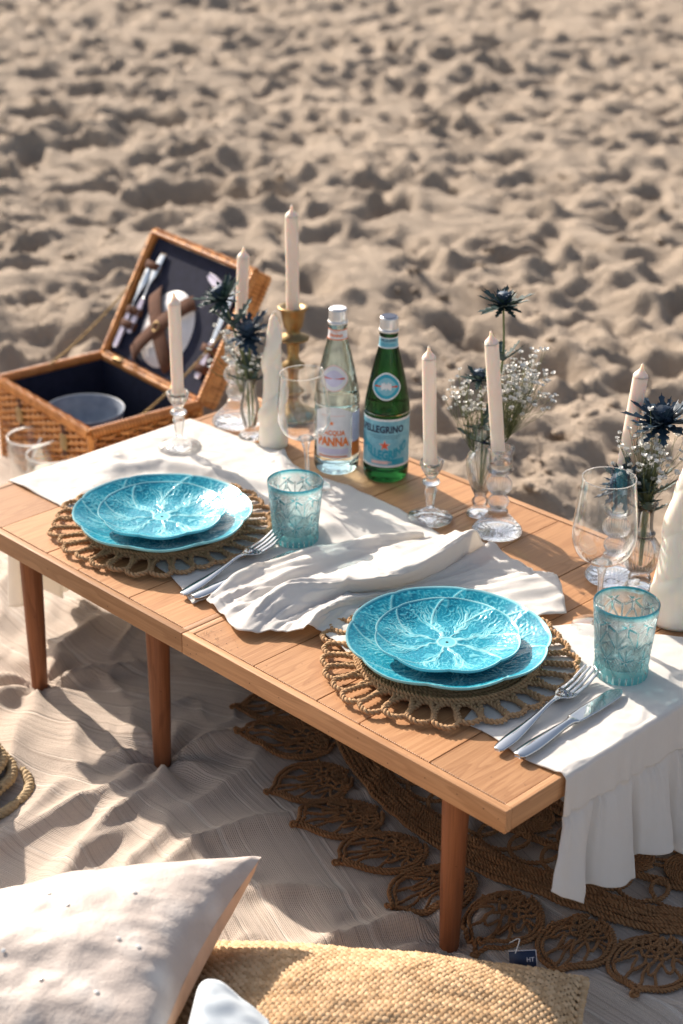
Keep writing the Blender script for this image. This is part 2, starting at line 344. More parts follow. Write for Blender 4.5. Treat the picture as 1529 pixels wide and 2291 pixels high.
# ================================================================== wood
def wood(name, c0, c1, c2, axis=0, ring=9.0, rough=.5, rnd=.36, spec=.3):
    m, nt, b = new_mat(name); sc = [22, 22, 22]; sc[axis] = 2.0
    oi = N(nt, 'ObjectInfo'); tc = N(nt, 'TexCoord')
    off = N(nt, 'CombineXYZ', {0: math_(nt, 'MULTIPLY', oi.outputs['Random'], 13.0), 1: math_(nt, 'MULTIPLY', oi.outputs['Random'], 7.0), 2: math_(nt, 'MULTIPLY', oi.outputs['Random'], 3.0)})
    va = N(nt, 'VectorMath', {0: tc.outputs['Object'], 1: off.outputs[0]}, operation='ADD'); mp = N(nt, 'Mapping', {0: va.outputs[0], 'Scale': sc}); v = mp.outputs[0]
    big = noise(nt, v, .5, 4, .6, 1.2)
    bands = math_(nt, 'FRACT', math_(nt, 'MULTIPLY', big, ring)); gr = ramp(nt, bands, [(0, (0, 0, 0)), (.55, (.35, .35, .35)), (.9, (1, 1, 1)), (1, (.1, .1, .1))])
    s2 = [420, 420, 420]; s2[axis] = 9; mp2 = N(nt, 'Mapping', {0: va.outputs[0], 'Scale': s2}); fine = noise(nt, mp2.outputs[0], 1, 3, .6)
    c = mixc(nt, big, c0, c1); c = mixc(nt, math_(nt, 'MULTIPLY', gr, .46), c, c2); c = mixc(nt, math_(nt, 'MULTIPLY', ramp(nt, fine, [(.35, (1, 1, 1)), (.6, (0, 0, 0))]), .42), c, c2)
    hv = N(nt, 'HueSaturation', {'Hue': .5, 'Saturation': 1.0, 'Value': math_(nt, 'ADD', 1-rnd/2, math_(nt, 'MULTIPLY', oi.outputs['Random'], rnd)), 'Color': c})
    spots = ramp(nt, noise(nt, tc.outputs['Object'], 160, 1), [(.76, (0, 0, 0)), (.80, (1, 1, 1))]); c3 = mixc(nt, math_(nt, 'MULTIPLY', spots, .5), hv.outputs[0], [x*.4 for x in c2])
    nt.links.new(c3, b.inputs['Base Color']); b.inputs['Specular IOR Level'].default_value = spec
    nt.links.new(ramp(nt, fine, [(.2, (rough-.1,)*3), (.8, (rough+.15,)*3)]), b.inputs['Roughness']); bump(nt, b, fine, .4, .0008); return m
W_TOP = wood('teak_plank', (.44, .225, .100), (.53, .290, .140), (.27, .115, .045), 1)
W_RAIL = wood('teak_rail', (.43, .225, .105), (.51, .285, .145), (.27, .125, .052), 0)
W_RAILY = wood('teak_rail_cross', (.43, .225, .105), (.51, .285, .145), (.27, .125, .052), 1)
W_LEG = wood('stained_leg', (.235, .085, .034), (.33, .125, .052), (.13, .042, .017), 2, 6, .45)
M_DARK = m_plain('dark_gap', (.03, .018, .010), .9)
# ================================================================== table
TW, B_, PW, PN, AH = .651, .0112, .1166, .0734, .0303
HL = 2*B_+4*PW+PN
tb = thing('picnic_table', 'low teak picnic table of two joined halves on tapered legs', 'table', (0, TW/2, 0))
def tpart(name, mb, mat_, **k):
    for V in mb.V: V[:, 1] -= TW/2
    return obj(name, mb, mat_, tb, **k)
g = .0006
for sgn in (-1, 1):
    X = lambda a, b: (a, b) if sgn > 0 else (-b, -a)
    zt = TZ; zb = TZ-AH
    x0, x1 = X(g, HL)
    tpart('rail', MB().box(x0, x1, 0, B_, zb, zt, .0012), W_RAIL); tpart('rail', MB().box(x0, x1, TW-B_, TW, zb, zt, .0012), W_RAIL)
    x0, x1 = X(g, B_); tpart('rail', MB().box(x0, x1, B_+.0002, TW-B_-.0002, zb+.001, zt-.0003, .0008), W_RAILY)
    x0, x1 = X(HL-B_, HL); tpart('rail', MB().box(x0, x1, B_+.0002, TW-B_-.0002, zb+.0005, zt-.0003, .0012), W_RAILY)
    x0, x1 = X(B_+.0005, HL-B_-.0005); tpart('gap_shade_board', MB().box(x0, x1, B_+.0005, TW-B_-.0005, zt-.017, zt-.013), M_DARK)  # near-black board added so the plank gaps look shaded
    e = B_
    for k, w in enumerate([PW, PW, PN, PW, PW]):
        gp = .0019; x0, x1 = X(e+gp*.5, e+w-gp*.5); e += w
        # plank with sawn, slightly ragged ends
        nz = max(8, int((x1-x0)/.0032)); xs = np.linspace(x0, x1, nz*2+1); zz = np.where(np.arange(nz*2+1) % 2, .0008, 0)+np.random.uniform(0, .0004, nz*2+1)
        zz[0] = zz[-1] = 0; ya = B_+.0014+zz; yb = TW-B_-.0014-zz; n = len(xs); c = .0009
        zp = zt-.0004-random.uniform(0, .0007)
        mbp = MB(); rows = []
        for (yy, z_) in [(ya, zp-.012), (ya, zp-c*.6), (ya+c, zp), (yb-c, zp), (yb, zp-c*.6), (yb, zp-.012)]: rows.append(np.stack([xs, yy, np.full(n, z_)], -1))
        mbp.grid(np.array(rows), flip=False)
        for side, sl_ in ((0, 1), (-1, 0)):
            ids = [r*n+(0 if side == 0 else n-1) for r in range(6)]; mbp.F.append(tuple(ids if side == 0 else ids[::-1])); mbp.M.append(0)
        for F_ in (0,): mbp.F = [f[::-1] for f in mbp.F]
        o = tpart('plank', mbp, W_TOP, smooth=False)
nails = MB()
for x in [-.54, -.47, -.3, -.16, -.012, .012, .03, .018, .135, .19, .28, .33, .38, .44, .49, .53, .552]:
    z_ = TZ-AH*random.uniform(.3, .8); t = np.arange(7)*2*pi/7; rr = .0009
    nails.add(np.c_[x+rr*np.cos(t), np.full(7, -.0005), z_+rr*np.sin(t)], [tuple(range(7))]); 
tag(tpart('nail_head', nails, m_plain('nail_rust', (.07, .035, .02), .8)), kind='stuff')
for lx, ly in LEGS:
    prof = [(.0165, TZ-.0132), (.0172, TZ-.05), (.0165, .2), (.0148, .1), (.0128, .02), (.0120, -.012), (.0005, -.012)]
    P = MB().lathe(prof[::-1], 28); 
    o = obj('leg', P, W_LEG, tb, (lx, ly-TW/2, 0)); sharp(o, 50)
grains = MB()
for k in range(70):
    q = abs(random.gauss(0, .035)); x_ = .016+q*.9; y_ = B_+.002+abs(random.gauss(0, .022)); s_ = random.uniform(.0003, .0005)
    grains.add(IV*s_*random.uniform(.7, 1.2)+[x_, y_, TZ+s_*.3], IF)
tag(tpart('sand_grains', grains, M_SAND), kind='stuff')
# striped cord that ties the halves together below the joint
cordm, nt, b = new_mat('striped_cord'); wv = N(nt, 'TexWave', {'Vector': coords(nt), 'Scale': 120, 'Distortion': 2}); nt.links.new(ramp(nt, wv.outputs[1], [(.45, (.04, .04, .05)), (.55, (.62, .6, .56))]), b.inputs['Base Color'])
cb = MB(); cb.rope([(-.075, .012, TZ-AH-.003), (.0, .011, TZ-AH-.005), (.07, .012, TZ-AH-.003)], .0032, .01, 3); tpart('cord', cb, cordm)
# ================================================================== crocheted rug
def m_jute(name, c0, c1, sc=90, rough=.9, island=0):
    m, nt, b = new_mat(name); v = coords(nt); n = noise(nt, v, sc, 3); n2 = noise(nt, v, 14, 3); f = noise(nt, v, 900, 2, .7)
    n = math_(nt, 'ADD', n, math_(nt, 'MULTIPLY', math_(nt, 'SUBTRACT', N(nt, 'NewGeometry').outputs['Random Per Island'], .5), island)) if island else n
    c = mixc(nt, ramp(nt, n, [(.3, (0, 0, 0)), (.7, (1, 1, 1))]), c0, c1); c = mixc(nt, math_(nt, 'MULTIPLY', n2, .5), c, [x*.55 for x in c0]); c = mixc(nt, math_(nt, 'MULTIPLY', f, .35), c, [min(1, x*1.5) for x in c1])
    nt.links.new(c, b.inputs['Base Color']); b.inputs['Roughness'].default_value = rough; b.inputs['Specular IOR Level'].default_value = .2; bump(nt, b, f, .5, .001); return m
M_RUG = m_jute('rug_jute', (.235, .108, .045), (.37, .195, .09))
rug = thing('crochet_rug', 'brown crocheted jute rug with a scalloped fan border under the table', 'rug', (.345, .78, 0))
RC = np.array([.345, .78])
def lay(pts, lift):
    P = np.asarray(pts, float); z = blanket_z(P[:, 0], P[:, 1])+lift+(P[:, 2] if P.shape[1] > 2 else 0)
    return np.c_[P[:, 0]-RC[0], P[:, 1]-RC[1], z]
def polar(R, a): a = np.radians(a); return np.stack([RC[0]+R*np.cos(a), RC[1]+R*np.sin(a)], -1)
FW = 8.45
for k in range(13):
    ac = 230.6+FW*(k-1)+random.uniform(-.5, .5); e = np.radians(ac); er = np.array([math.cos(e), math.sin(e)]); et = np.array([-er[1], er[0]])
    base = RC+er*random.uniform(.612, .618); sk = random.uniform(-.28, .05); sx_ = random.uniform(.92, 1.06); sy_ = random.uniform(.93, 1.07)
    tr = lambda P: base+np.outer(np.array(P)[:, 1]*sy_, er)+np.outer(np.array(P)[:, 0]*sx_+np.array(P)[:, 1]*sk, et)
    fan = MB()
    half = [(-.007, .0), (-.030, .016), (-.046, .046), (-.045, .076), (-.030, .100), (-.010, .114), (0, .124)]
    full = half+[(-x, y) for x, y in half[-2::-1]]
    fp = cr1(np.array(full), 6); 
    jx = lambda Q, s=.0016: np.asarray(Q)+np.random.uniform(-s, s, np.shape(Q))
    fan.rope(lay(tr(fp), .0045), .0034, .011, 2, 4, jit=.12)
    fan.rope(lay(tr(jx(fp*np.array([.87, .88])+np.array([0, .007]), .0006)), .005), .0029, .010, 2, 4, jit=.12)
    nv = random.choice([7, 8, 9])
    for j in range(nv):
        u = (j+.5)/nv; q = fp[int(4+u*(len(fp)-9))]*np.array([.86, .87])+np.array([0, .007]); t = np.linspace(0, 1, 14)
        wob = .0040*np.sin(t*pi*random.choice([3, 4])+random.uniform(0, 6))*np.sin(t*pi)
        pth = np.c_[q[0]*t**1.1+wob, .006+(q[1]-.006)*t]
        fan.rope(lay(tr(pth), .0052+.001*(j % 2)), .0024, .009, 2, 4, jit=.15)
    for rad, n in ((.020, 3), (.030, 4), (.041, 5)):
        a_ = np.linspace(.28, pi-.28, 26); rr = rad*(1+.07*np.cos(a_*n*2)); fan.rope(lay(tr(np.c_[rr*np.cos(a_)*.8, .006+rr*np.sin(a_)]), .0065), .0024, .009, 2, 4, jit=.15)
    a_ = np.linspace(.34, pi-.34, 60); rr = .066+.011*np.sign(np.sin(a_*14))*np.abs(np.sin(a_*14))**.7; fan.rope(lay(tr(np.c_[rr*np.cos(a_)*.62, .004+rr*np.sin(a_)]), .0068), .0022, .008, 2, 4, jit=.15)
    a_ = np.linspace(.0, 2*pi, 14); fan.rope(lay(tr(np.c_[.0035*np.cos(a_), .128+.0035*np.sin(a_)]), .006), .0034, .012, 2, 4)
    obj('scallop', fan, M_RUG, rug)
def arc(R, a0, a1, n=150, wob=.0015, lift=.005, sd=0):
    a = np.linspace(a0, a1, n); return lay(polar(R+wob*perlin(a*.35, np.full(n, sd+.5), 2)*2, a), lift)
band = MB()
for i, R in enumerate(np.linspace(.562, .606, 8)): band.rope(arc(R, 206, 332, sd=i, lift=.005+.002*(i % 2)), .0040, .013, 2, 4, jit=.2)
for i, R in enumerate(np.linspace(.567, .601, 6)): band.rope(arc(R, 206, 332, sd=i+20, lift=.0085), .0030, .011, 2, 4, jit=.25)
obj('braided_band', band, M_RUG, rug)
lp = MB(); t = np.linspace(0, 1, 900); n_l = 23
ph = t*n_l*2*pi; lp.rope(lay(polar(.530+.027*np.cos(ph), 206+126*t+2.4*np.sin(ph)), .006), .0034, .011, 2, 4, jit=.15)
for i, R in enumerate((.500, .507)): lp.rope(arc(R, 206, 332, sd=i+40), .0036, .012, 2, 4)
obj('loop_row', lp, M_RUG, rug)
b2 = MB()
for i, R in enumerate((.413, .420, .427, .434)): b2.rope(arc(R, 206, 332, sd=i+50, lift=.005+.002*(i % 2)), .0038, .012, 2, 4)
obj('braided_band', b2, M_RUG, rug)
for k in range(13):
    c0 = polar(.467, 208+k*9.2); sp = MB(); t = np.linspace(.12, 1, 220); a_ = t*7*2*pi; r = .032*t
    sp.rope(lay(np.c_[c0[0]+r*np.cos(a_), c0[1]+r*np.sin(a_)], .006), .0029, .010, 2, 4, jit=.1)
    for da in (0, 2.1, 4.2): 
        q = np.array([c0+np.array([math.cos(k+da), math.sin(k+da)])*r_ for r_ in (.031, .045)]); sp.rope(lay(q, .005), .0026, .01, 2, 4)
    obj('spiral', sp, M_RUG, rug)

# ================================================================== placemats
M_MAT = m_jute('seagrass', (.31, .178, .088), (.53, .335, .182), 70, .8)
def loop_mesh(kind):
    s = 1+random.uniform(-.05, .05); mb = MB(); j = lambda: random.uniform(-.0012, .0012)
    if kind == 0: pts = [(.108, -.002), (.118, -.0065), (.131, -.0115), (.146, -.0152), (.158, -.0138), (.1650, 0), (.158, .0138), (.146, .0152), (.131, .0115), (.118, .0065), (.108, .002)]
    else: pts = [(.106, -.0075), (.120, -.0055), (.132, -.0028), (.138, 0), (.132, .0028), (.120, .0055), (.106, .0075)]
    P = np.array([(x*s if x > .14 else x, y, 0) for x, y in pts])+np.array([[j(), j(), 0] for _ in pts])
    P[:, 2] = (.0048 if kind == 0 else .0075)+np.array([j()*.8 for _ in pts])
    mb.rope(smoothpath(P, 6), .0038 if kind == 0 else .0028, .0125, 2, 5, jit=.14); return mesh_of(mb, 'rope_loop', M_MAT)
LOOPS = [loop_mesh(0) for _ in range(6)]; LOOPS2 = [loop_mesh(1) for _ in range(4)]
core = MB()
for i, R in enumerate((.118, .1105, .103, .0955, .088, .080, .072, .064)):
    a_ = np.linspace(0, 2*pi, 120, endpoint=False); core.rope(np.c_[R*np.cos(a_), R*np.sin(a_), np.full(120, .005 if i else .0062)], .0040, .0125, 2, 5, closed=True, jit=.14)
a_ = np.linspace(0, 2*pi, 120, endpoint=False); core.rope(np.c_[.1150*np.cos(a_), .1150*np.sin(a_), np.full(120, .0105)], .0034, .011, 2, 5, closed=True, jit=.2)
CORE = mesh_of(core, 'woven_ring', M_MAT)
def placemat(x, y, label, rot):
    t = thing('placemat', label, 'placemat', (x, y, TZ+.0022), (0, 0, rot), 'round seagrass placemats'); link('woven_ring', CORE, t)
    n = 31
    for k in range(n): link('rope_loop', random.choice(LOOPS), t, (0, 0, random.uniform(0, .0012)), (0, 0, 2*pi*k/n+random.uniform(-.012, .012)))
    for k in range(0): link('rope_loop', random.choice(LOOPS2), t, (0, 0, 0), (0, 0, 2*pi*(k+.5)/n+random.uniform(-.02, .02)))
placemat(-.2660, .1890, 'round seagrass placemat under the blue plates nearer the water bottles', .1)
placemat(.2930, .1998, 'round seagrass placemat under the blue plates at the ruffled cloth end', .37)

# ================================================================== cabbage plates
def plate_mesh(R, h, seed):
    nr, nt_ = 104, 400; rs = np.random.RandomState(seed); th = np.arange(nt_)*2*pi/nt_; u = np.linspace(0, 1, nr)
    ru = .02*R+.98*R*u; npet = 8
    cusp = np.abs(np.sin((th-.2)*npet/2)); rim = 1-.040*(1-cusp**.55)+.008*np.sin(3*th+seed)
    RR, TH = np.meshgrid(ru, th, indexing='ij'); q = RR/R
    rise = np.clip((q-.52)/.48, 0, 1); Z = .0055+(h-.0055)*rise**1.7*(1-.12*rise**6)
    # leaf cells: drawn-out, wavy cells between raised veins
    wx, wy = RR*np.cos(TH), RR*np.sin(TH); wa = .0042*fbm(wx*55, wy*55, 2, seed); wb = .0050*fbm(wx*60+9, wy*60, 2, seed+3)
    RW = RR+wa; TW_ = TH+wb/np.maximum(RR, .012)
    seeds = []; r = .010
    while r < R*1.08:
        dr = .0060; n = max(5, int(2*pi*r/(.0080 if R > .11 else .0068)*rs.uniform(.85, 1.15))); a0 = rs.uniform(0, 6)
        seeds += [(r+rs.uniform(-.75, .75)*dr, a0+2*pi*(k+rs.uniform(-.45, .45))/n) for k in range(n)]; r += dr
    S_ = np.array(seeds); P = np.stack([RW.ravel(), TW_.ravel()], -1); net = np.zeros(len(P))
    for c0 in range(0, len(P), 4000):
        p = P[c0:c0+4000]; dth = (p[:, 1:2]-S_[None, :, 1]+pi) % (2*pi)-pi
        d = ((p[:, :1]-S_[None, :, 0])/.0098)**2+(p[:, :1]*dth/.0043)**2
        d = np.sqrt(np.partition(d, 1, axis=1)[:, :2]); net[c0:c0+4000] = d[:, 1]-d[:, 0]
    net = net.reshape(RR.shape); thick = .125*(1+.7*fbm(wx*40, wy*40, 2, seed+7)); net = np.exp(-(net/np.maximum(thick, .05))**1.6)*(.72+.4*fbm(wx*25, wy*25, 2, seed+2)).clip(.35, 1)*.86
    rib = np.zeros_like(RR); wv = .012*np.sin(q*23+seed)
    for k in range(npet):
        am = .2+2*pi*(k+.5)/npet+rs.uniform(-.09, .09); ac = .2+2*pi*k/npet
        d = RR*(np.abs((TW_-am-.06*np.sin(q*9+k)+pi) % (2*pi)-pi)); rib = np.maximum(rib, 1.1*np.exp(-(d/(.0019*(1.2-.85*q)))**2)*sstep(.1, .16, q)*(1-sstep(.75, .95, q)))
        for sg in (-1, 1):      # forked side veins
            for r0, sp in ((.16, .30), (.30, .25), (.46, .21), (.60, .17)):
                r0 += rs.uniform(-.03, .03); d = RR*(np.abs((TW_-am-sg*sp*np.clip(q-r0, 0, 1)**.8+pi) % (2*pi)-pi)); rib = np.maximum(rib, .9*np.exp(-(d/(.0011*(1.2-.6*q)))**2)*sstep(r0-.02, r0+.04, q)*(1-sstep(.8, .97, q)))
        d = RR*(np.abs((TH-ac-.75*np.clip(1-q, 0, 1)**.85+pi) % (2*pi)-pi)); rib = np.maximum(rib, 1.15*np.exp(-(d/.0016)**2)*sstep(.42, .56, q))
    fade = sstep(.09, .15, q)*(1-sstep(.955, .99, q)); med = np.exp(-((q-.135)/.016)**2)*.9+.6*(q < .125)
    rel = np.maximum(np.maximum(net*.85, rib)*fade, np.maximum(med, sstep(.965, .99, q)))
    Z = Z+rel*.0009+.0009*np.sin(TH*npet)*sstep(.6, 1, q)
    Rm = RR*(1+(rim[None]-1)*q**2.2)
    top = np.stack([Rm*np.cos(TH), Rm*np.sin(TH), Z], -1)
    mb = MB(); mb.grid(top, rel, closev=True); 
    ub = np.array([1, 1.003, .99, .8, .58, .56, .54, .3, 0.02]); zb = [0, -.0022, -.0045, -.0045, -.0005, -.0050, -.0005, 0, 0]
    und = []
    for i, q_ in enumerate(ub):
        rr = R*q_; rise_ = max(0, (min(q_, 1)-.52)/.48); zz = .0055+(h-.0055)*rise_**1.7*(1-.12*rise_**6)+(0 if i == 0 else zb[i]); zz = Z[-1]+zb[i] if i < 3 else np.full(nt_, max(zz-.0005, 0.0) if i not in (5,) else 0.0)
        rm = rr*(1+(rim-1)*min(q_, 1)**2.2); und.append(np.stack([rm*np.cos(th), rm*np.sin(th), zz], -1))
    mb.grid(np.array(und), np.full((len(ub), nt_), .8), closev=True); mb.F.append(tuple(range(nt_))[::-1]); mb.M.append(0)
    return mesh_of(mb, 'plate', M_PLATE, attr=True)
m, nt, b = new_mat('turquoise_glaze'); at = N(nt, 'Attribute', attribute_name='relief'); nz = noise(nt, coords(nt), 30, 3)
f = math_(nt, 'ADD', at.outputs['Fac'], math_(nt, 'MULTIPLY', math_(nt, 'SUBTRACT', nz, .5), .35))
c = ramp(nt, f, [(0, (.005, .215, .325)), (.22, (.020, .31, .42)), (.60, (.14, .48, .56)), (1, (.30, .60, .645))]); nt.links.new(c, b.inputs['Base Color'])
b.inputs['Roughness'].default_value = .20; b.inputs['Specular IOR Level'].default_value = .38; M_PLATE = m
PL1 = plate_mesh(.1325, .030, 5); PL2 = plate_mesh(.0945, .021, 9)
def plates(x, y, r1, r2, l1, l2, sx_, sy_):
    tag(link('dinner_plate', PL1, None, (x, y, TZ+.0125), (0, 0, r1)), l1, 'plate', 'large turquoise cabbage plates')
    tag(link('dessert_plate', PL2, None, (sx_, sy_, TZ+.0255), (math.radians(.8), 0, r2)), l2, 'plate', 'small turquoise cabbage plates')
plates(-.2500, .1745, .3, 1.1, 'large turquoise cabbage leaf plate at the setting with the fork near the bottles', 'small turquoise cabbage leaf plate on the large plate farther from the ruffled cloth', -.2455, .1700)
plates(.2925, .2010, 1.9, .55, 'large turquoise cabbage leaf plate at the setting beside the ruffled cloth', 'small turquoise cabbage leaf plate on the large plate beside the ruffled cloth', .2960, .1960)

# ================================================================== linen
m, nt, b = new_mat('white_linen'); v = coords(nt); w1 = N(nt, 'TexWave', {'Vector': v, 'Scale': 420, 'Distortion': 1.5, 'Detail': 2}); w2 = N(nt, 'TexWave', {'Vector': v, 'Scale': 420, 'Distortion': 1.5, 'Detail': 2}, bands_direction='Y')
sl_ = noise(nt, coords(nt, scale=(6, 160, 60)), 1, 2); big = noise(nt, v, 7, 3)
nt.links.new(mixc(nt, math_(nt, 'MULTIPLY', sl_, .5), mixc(nt, big, (.84, .825, .80), (.89, .88, .86)), (.77, .75, .72)), b.inputs['Base Color'])
b.inputs['Roughness'].default_value = .9; b.inputs['Specular IOR Level'].default_value = .12; b.inputs['Sheen Weight'].default_value = .1
bump(nt, b, math_(nt, 'ADD', math_(nt, 'ADD', w1.outputs[1], w2.outputs[1]), math_(nt, 'MULTIPLY', sl_, 1.2)), .25, .0006)
tl = N(nt, 'BsdfTranslucent', {'Color': rgb(.84, .76, .64)}); mx = N(nt, 'MixShader', {0: .32, 1: b.outputs[0], 2: tl.outputs[0]}); nt.links.new(mx.outputs[0], nt.nodes['Material Output'].inputs[0]); M_LINEN = m
def cloth_obj(name, G, parent, loc, flip=False):
    o = obj(name, MB().grid(G-np.array(loc), flip=flip), M_LINEN, parent); s = o.modifiers.new('thickness', 'SOLIDIFY'); s.thickness = .0011; s.offset = 1; return o
# crumpled middle cloth
NET = [[[-0.0400, 0.0778, 0.005], [-0.0455, 0.1441, 0.015], [-0.0380, 0.2318, 0.019], [-0.002, 0.3450, 0.021], [0.0480, 0.4180, 0.016]], [[0.0093, 0.0657, 0.004], [0.0072, 0.1411, 0.006], [0.0207, 0.2309, 0.01], [0.0426, 0.3348, 0.012], [0.059, 0.4291, 0.01]], [[0.0594, 0.0492, 0.006], [0.0452, 0.1477, 0.03], [0.0832, 0.2127, 0.036], [0.1277, 0.2946, 0.04], [0.1246, 0.4333, 0.045]], [[0.0917, 0.0837, 0.003], [0.0823, 0.146, 0.008], [0.0934, 0.2203, 0.008], [0.134, 0.312, 0.006], [0.1356, 0.4668, 0.016]], [[0.1229, 0.1072, 0.016], [0.1102, 0.1691, 0.024], [0.121, 0.2535, 0.012], [0.1572, 0.3515, 0.004], [0.2079, 0.4712, 0.005]], [[0.1376, 0.1275, 0.008], [0.128, 0.2028, 0.006], [0.1455, 0.2726, 0.004], [0.1964, 0.3542, 0.004], [0.2698, 0.4557, 0.014]], [[0.2168, 0.113, 0.003], [0.2329, 0.1799, 0.003], [0.2496, 0.2487, 0.003], [0.2884, 0.3219, 0.004], [0.3258, 0.4069, 0.005]]]
G = cr1(cr1(np.array(NET), 16, 0), 26, 1); x, y = G[..., 0], G[..., 1]
G[..., 2] = np.maximum(G[..., 2], .003)+.0030*np.maximum(fbm(x*30, y*13, 3, 31), -.2)+crease(x, y, .0034, 11, 33)+crease(x, y, .002, 23, 37)+.0022
ui, vi = np.meshgrid(np.linspace(0, 6, G.shape[0]), np.linspace(0, 4, G.shape[1]), indexing='ij'); G[..., 2] += .0075*np.maximum(fbm(ui*1.5+.35*vi, vi*.45, 2, 93), -.15)+.004*(1-np.abs(np.clip(fbm(ui*2.6-.5*vi, vi*.6, 1, 95)*3, -1, 1)))*sstep(0, .6, vi)
G[..., 2] *= (1-.75*np.exp(-((x-.3008)**2+(y-.1918)**2)/.15**2*1.2)); G[..., 2] = np.maximum(G[..., 2], .0014)
ed = np.minimum(np.arange(G.shape[1]), np.arange(G.shape[1])[::-1]); G[..., 2] += TZ
lc = (.12, .25, TZ); tm = thing('linen_cloth', 'crumpled white linen cloth bunched up in a fold between the two settings', 'cloth', lc, group='white linen cloths'); cloth_obj('fabric', G, tm, lc)
# cloth at the left end, hanging over it
us = np.r_[np.linspace(-.5655, -.05, 150)]; vs = np.linspace(0, 1, 110); U, V = np.meshgrid(us, vs, indexing='ij')
fr = np.interp(us, [-.566, -.44, -.28, -.135, -.05], [.119, .121, .110, .094, .062]); bk = np.interp(us, [-.566, -.45, -.345, -.335, -.30, -.22, -.146, -.05], [.494, .500, .508, .500, .478, .49, .490, .462])
Y = fr[:, None]+(bk-fr)[:, None]*V; Z = .0014+.0022*fbm(U*18, Y*18, 3, 41)+crease(U, Y, .0045, 7, 43)+crease(U, Y, .002, 17, 47)
d, t = poly_dist(U, Y, [(-.50, .22), (-.44, .33), (-.36, .36), (-.27, .40)]); Z += .014*np.exp(-(d/.017)**2)*np.sin(np.clip(t, 0, 1)*pi)**.6
d, t = poly_dist(U, Y, [(-.33, .49), (-.26, .42), (-.15, .36)]); Z += .012*np.exp(-(d/.02)**2)
d, t = poly_dist(U, Y, [(-.53, .30), (-.47, .26), (-.44, .17)]); Z += .006*np.exp(-(d/.018)**2)
Z *= 1-.8*np.exp(-(((U+.2660)**2+(Y-.1890)**2)/.165**2)**4); Z = np.maximum(Z, .001)
for cx, cy_ in ((-.4807, .3994), (-.099, .303), (-.215, .442)): Z = Z*(1-np.exp(-(((U-cx)**2+(Y-cy_)**2)/.045**2)**2))+.001*np.exp(-(((U-cx)**2+(Y-cy_)**2)/.045**2)**2)
Z *= np.where(U < -.55, np.clip((U+.5655)/.0155, .1, 1), 1)
U = U+.105*sstep(.0, .9, V)*sstep(-.35, -.05, U); top = np.stack([U, Y, TZ+Z], -1)
lc = (-.35, .3, TZ); tm = thing('linen_cloth', 'white linen cloth under the setting farther from the ruffle, hanging over the table end', 'cloth', lc, group='white linen cloths')
nh = 46; hs = np.linspace(0, 1, nh); Yh = top[0, :, 1][None]+np.zeros((nh, 1)); hh = hs[:, None]
fold = .022*hh**1.2*np.sin(V[:1]*26+2.2*np.sin(V[:1]*7))+.008*hh*np.sin(V[:1]*61)
X = -.5655-.006*np.minimum(hh*14, 1)-.018*hh+fold*(hh > .2)*sstep(.2, .5, hh); Zh = TZ+.0006-.004*(1-np.cos(np.minimum(hh*14, 1)*pi/2))*0-hh*(.235-.02*np.sin(V[:1]*15)); 
Yh = Yh+.03*hh*(.5-V[:1])*-1*.3
hang = np.stack([X, Yh, Zh], -1)
cloth_obj('fabric', np.concatenate([hang[::-1][:-1], top[:]], 0), tm, lc)
# cloth with ruffle at the right end
RX = HL
ny = 150; vs = np.linspace(0, 1, ny); us = np.linspace(0, 1, 90); U, V = np.meshgrid(us, vs, indexing='ij')
xl = np.interp(vs, [0, .35, .75, .9, 1], [.405, .37, .316, .33, .43]); fy = .103; by_ = np.interp(us, [0, .1, .4, 1], [.40, .44, .478, .505])
X = xl[None]*(1-U)+(RX-.0015)*U; Y = fy*(1-V)+by_[:, None]*V+(.004*np.sin(U*7))*(1-V)-.004*(1-V)*U
Z = .0016+.0012*fbm(X*19, Y*19, 3, 51)+crease(X, Y, .0016, 9, 53)+crease(X, Y, .0010, 24, 55)*sstep(.5, .56, X)
Z *= 1-.8*np.exp(-(((X-.3008)**2+(Y-.1918)**2)/.168**2)**4); Z = np.maximum(Z, .001); top = np.stack([X, Y, TZ+Z], -1)
nh = 34; hh = np.linspace(0, 1, nh)[:, None]; vv = vs[None]; Ye = top[-1, :, 1][None]; drop = .046+.022*vv
roll = np.minimum(hh*5, 1)
Xh = RX-.0015+.0062*np.sin(roll*pi/2)+.0022*hh*np.sin(vv*70+2*np.sin(vv*19))+.004*hh; Zh = TZ+.0022-.0050*(1-np.cos(roll*pi/2))-np.maximum(hh-.2, 0)/.8*drop+.0008*np.sin(vv*160)*hh; Yh = Ye-.006*hh*(1-vv)+0*hh
hang = np.stack([Xh, Yh, Zh], -1); lc = (.52, .3, TZ)
tm = thing('linen_cloth', 'white linen runner with a gathered ruffle falling over the table end', 'cloth', lc, group='white linen cloths'); cloth_obj('fabric', np.concatenate([top, hang[1:]], 0), tm, lc)
nr_, nv_ = 60, 420; rr = np.linspace(0, 1, nr_)[:, None]; vv = np.linspace(0, 1, nv_)[None]
e = hang[-1]; ex = np.interp(vv[0], vs, e[:, 0]); ey = np.interp(vv[0], vs, e[:, 1]); ez = np.interp(vv[0], vs, e[:, 2])
gath = np.sin(vv*2*pi*26+2.5*np.sin(vv*31))*(.5+.5*np.sin(vv*43+1))
nodes = np.array([-.05, .15, .345, .54, .75, .96, 1.15]); seg = np.clip(np.searchsorted(nodes, vv[0], side='right')-1, 0, 5); tt = (vv[0]-nodes[seg])/(nodes[seg+1]-nodes[seg]); bulge = np.clip(np.sin(tt*pi), 0, 1)[None]**.75; lean_ = np.sin(tt*2*pi)[None]
amp = .032*rr**.85*sstep(0, .15, rr)
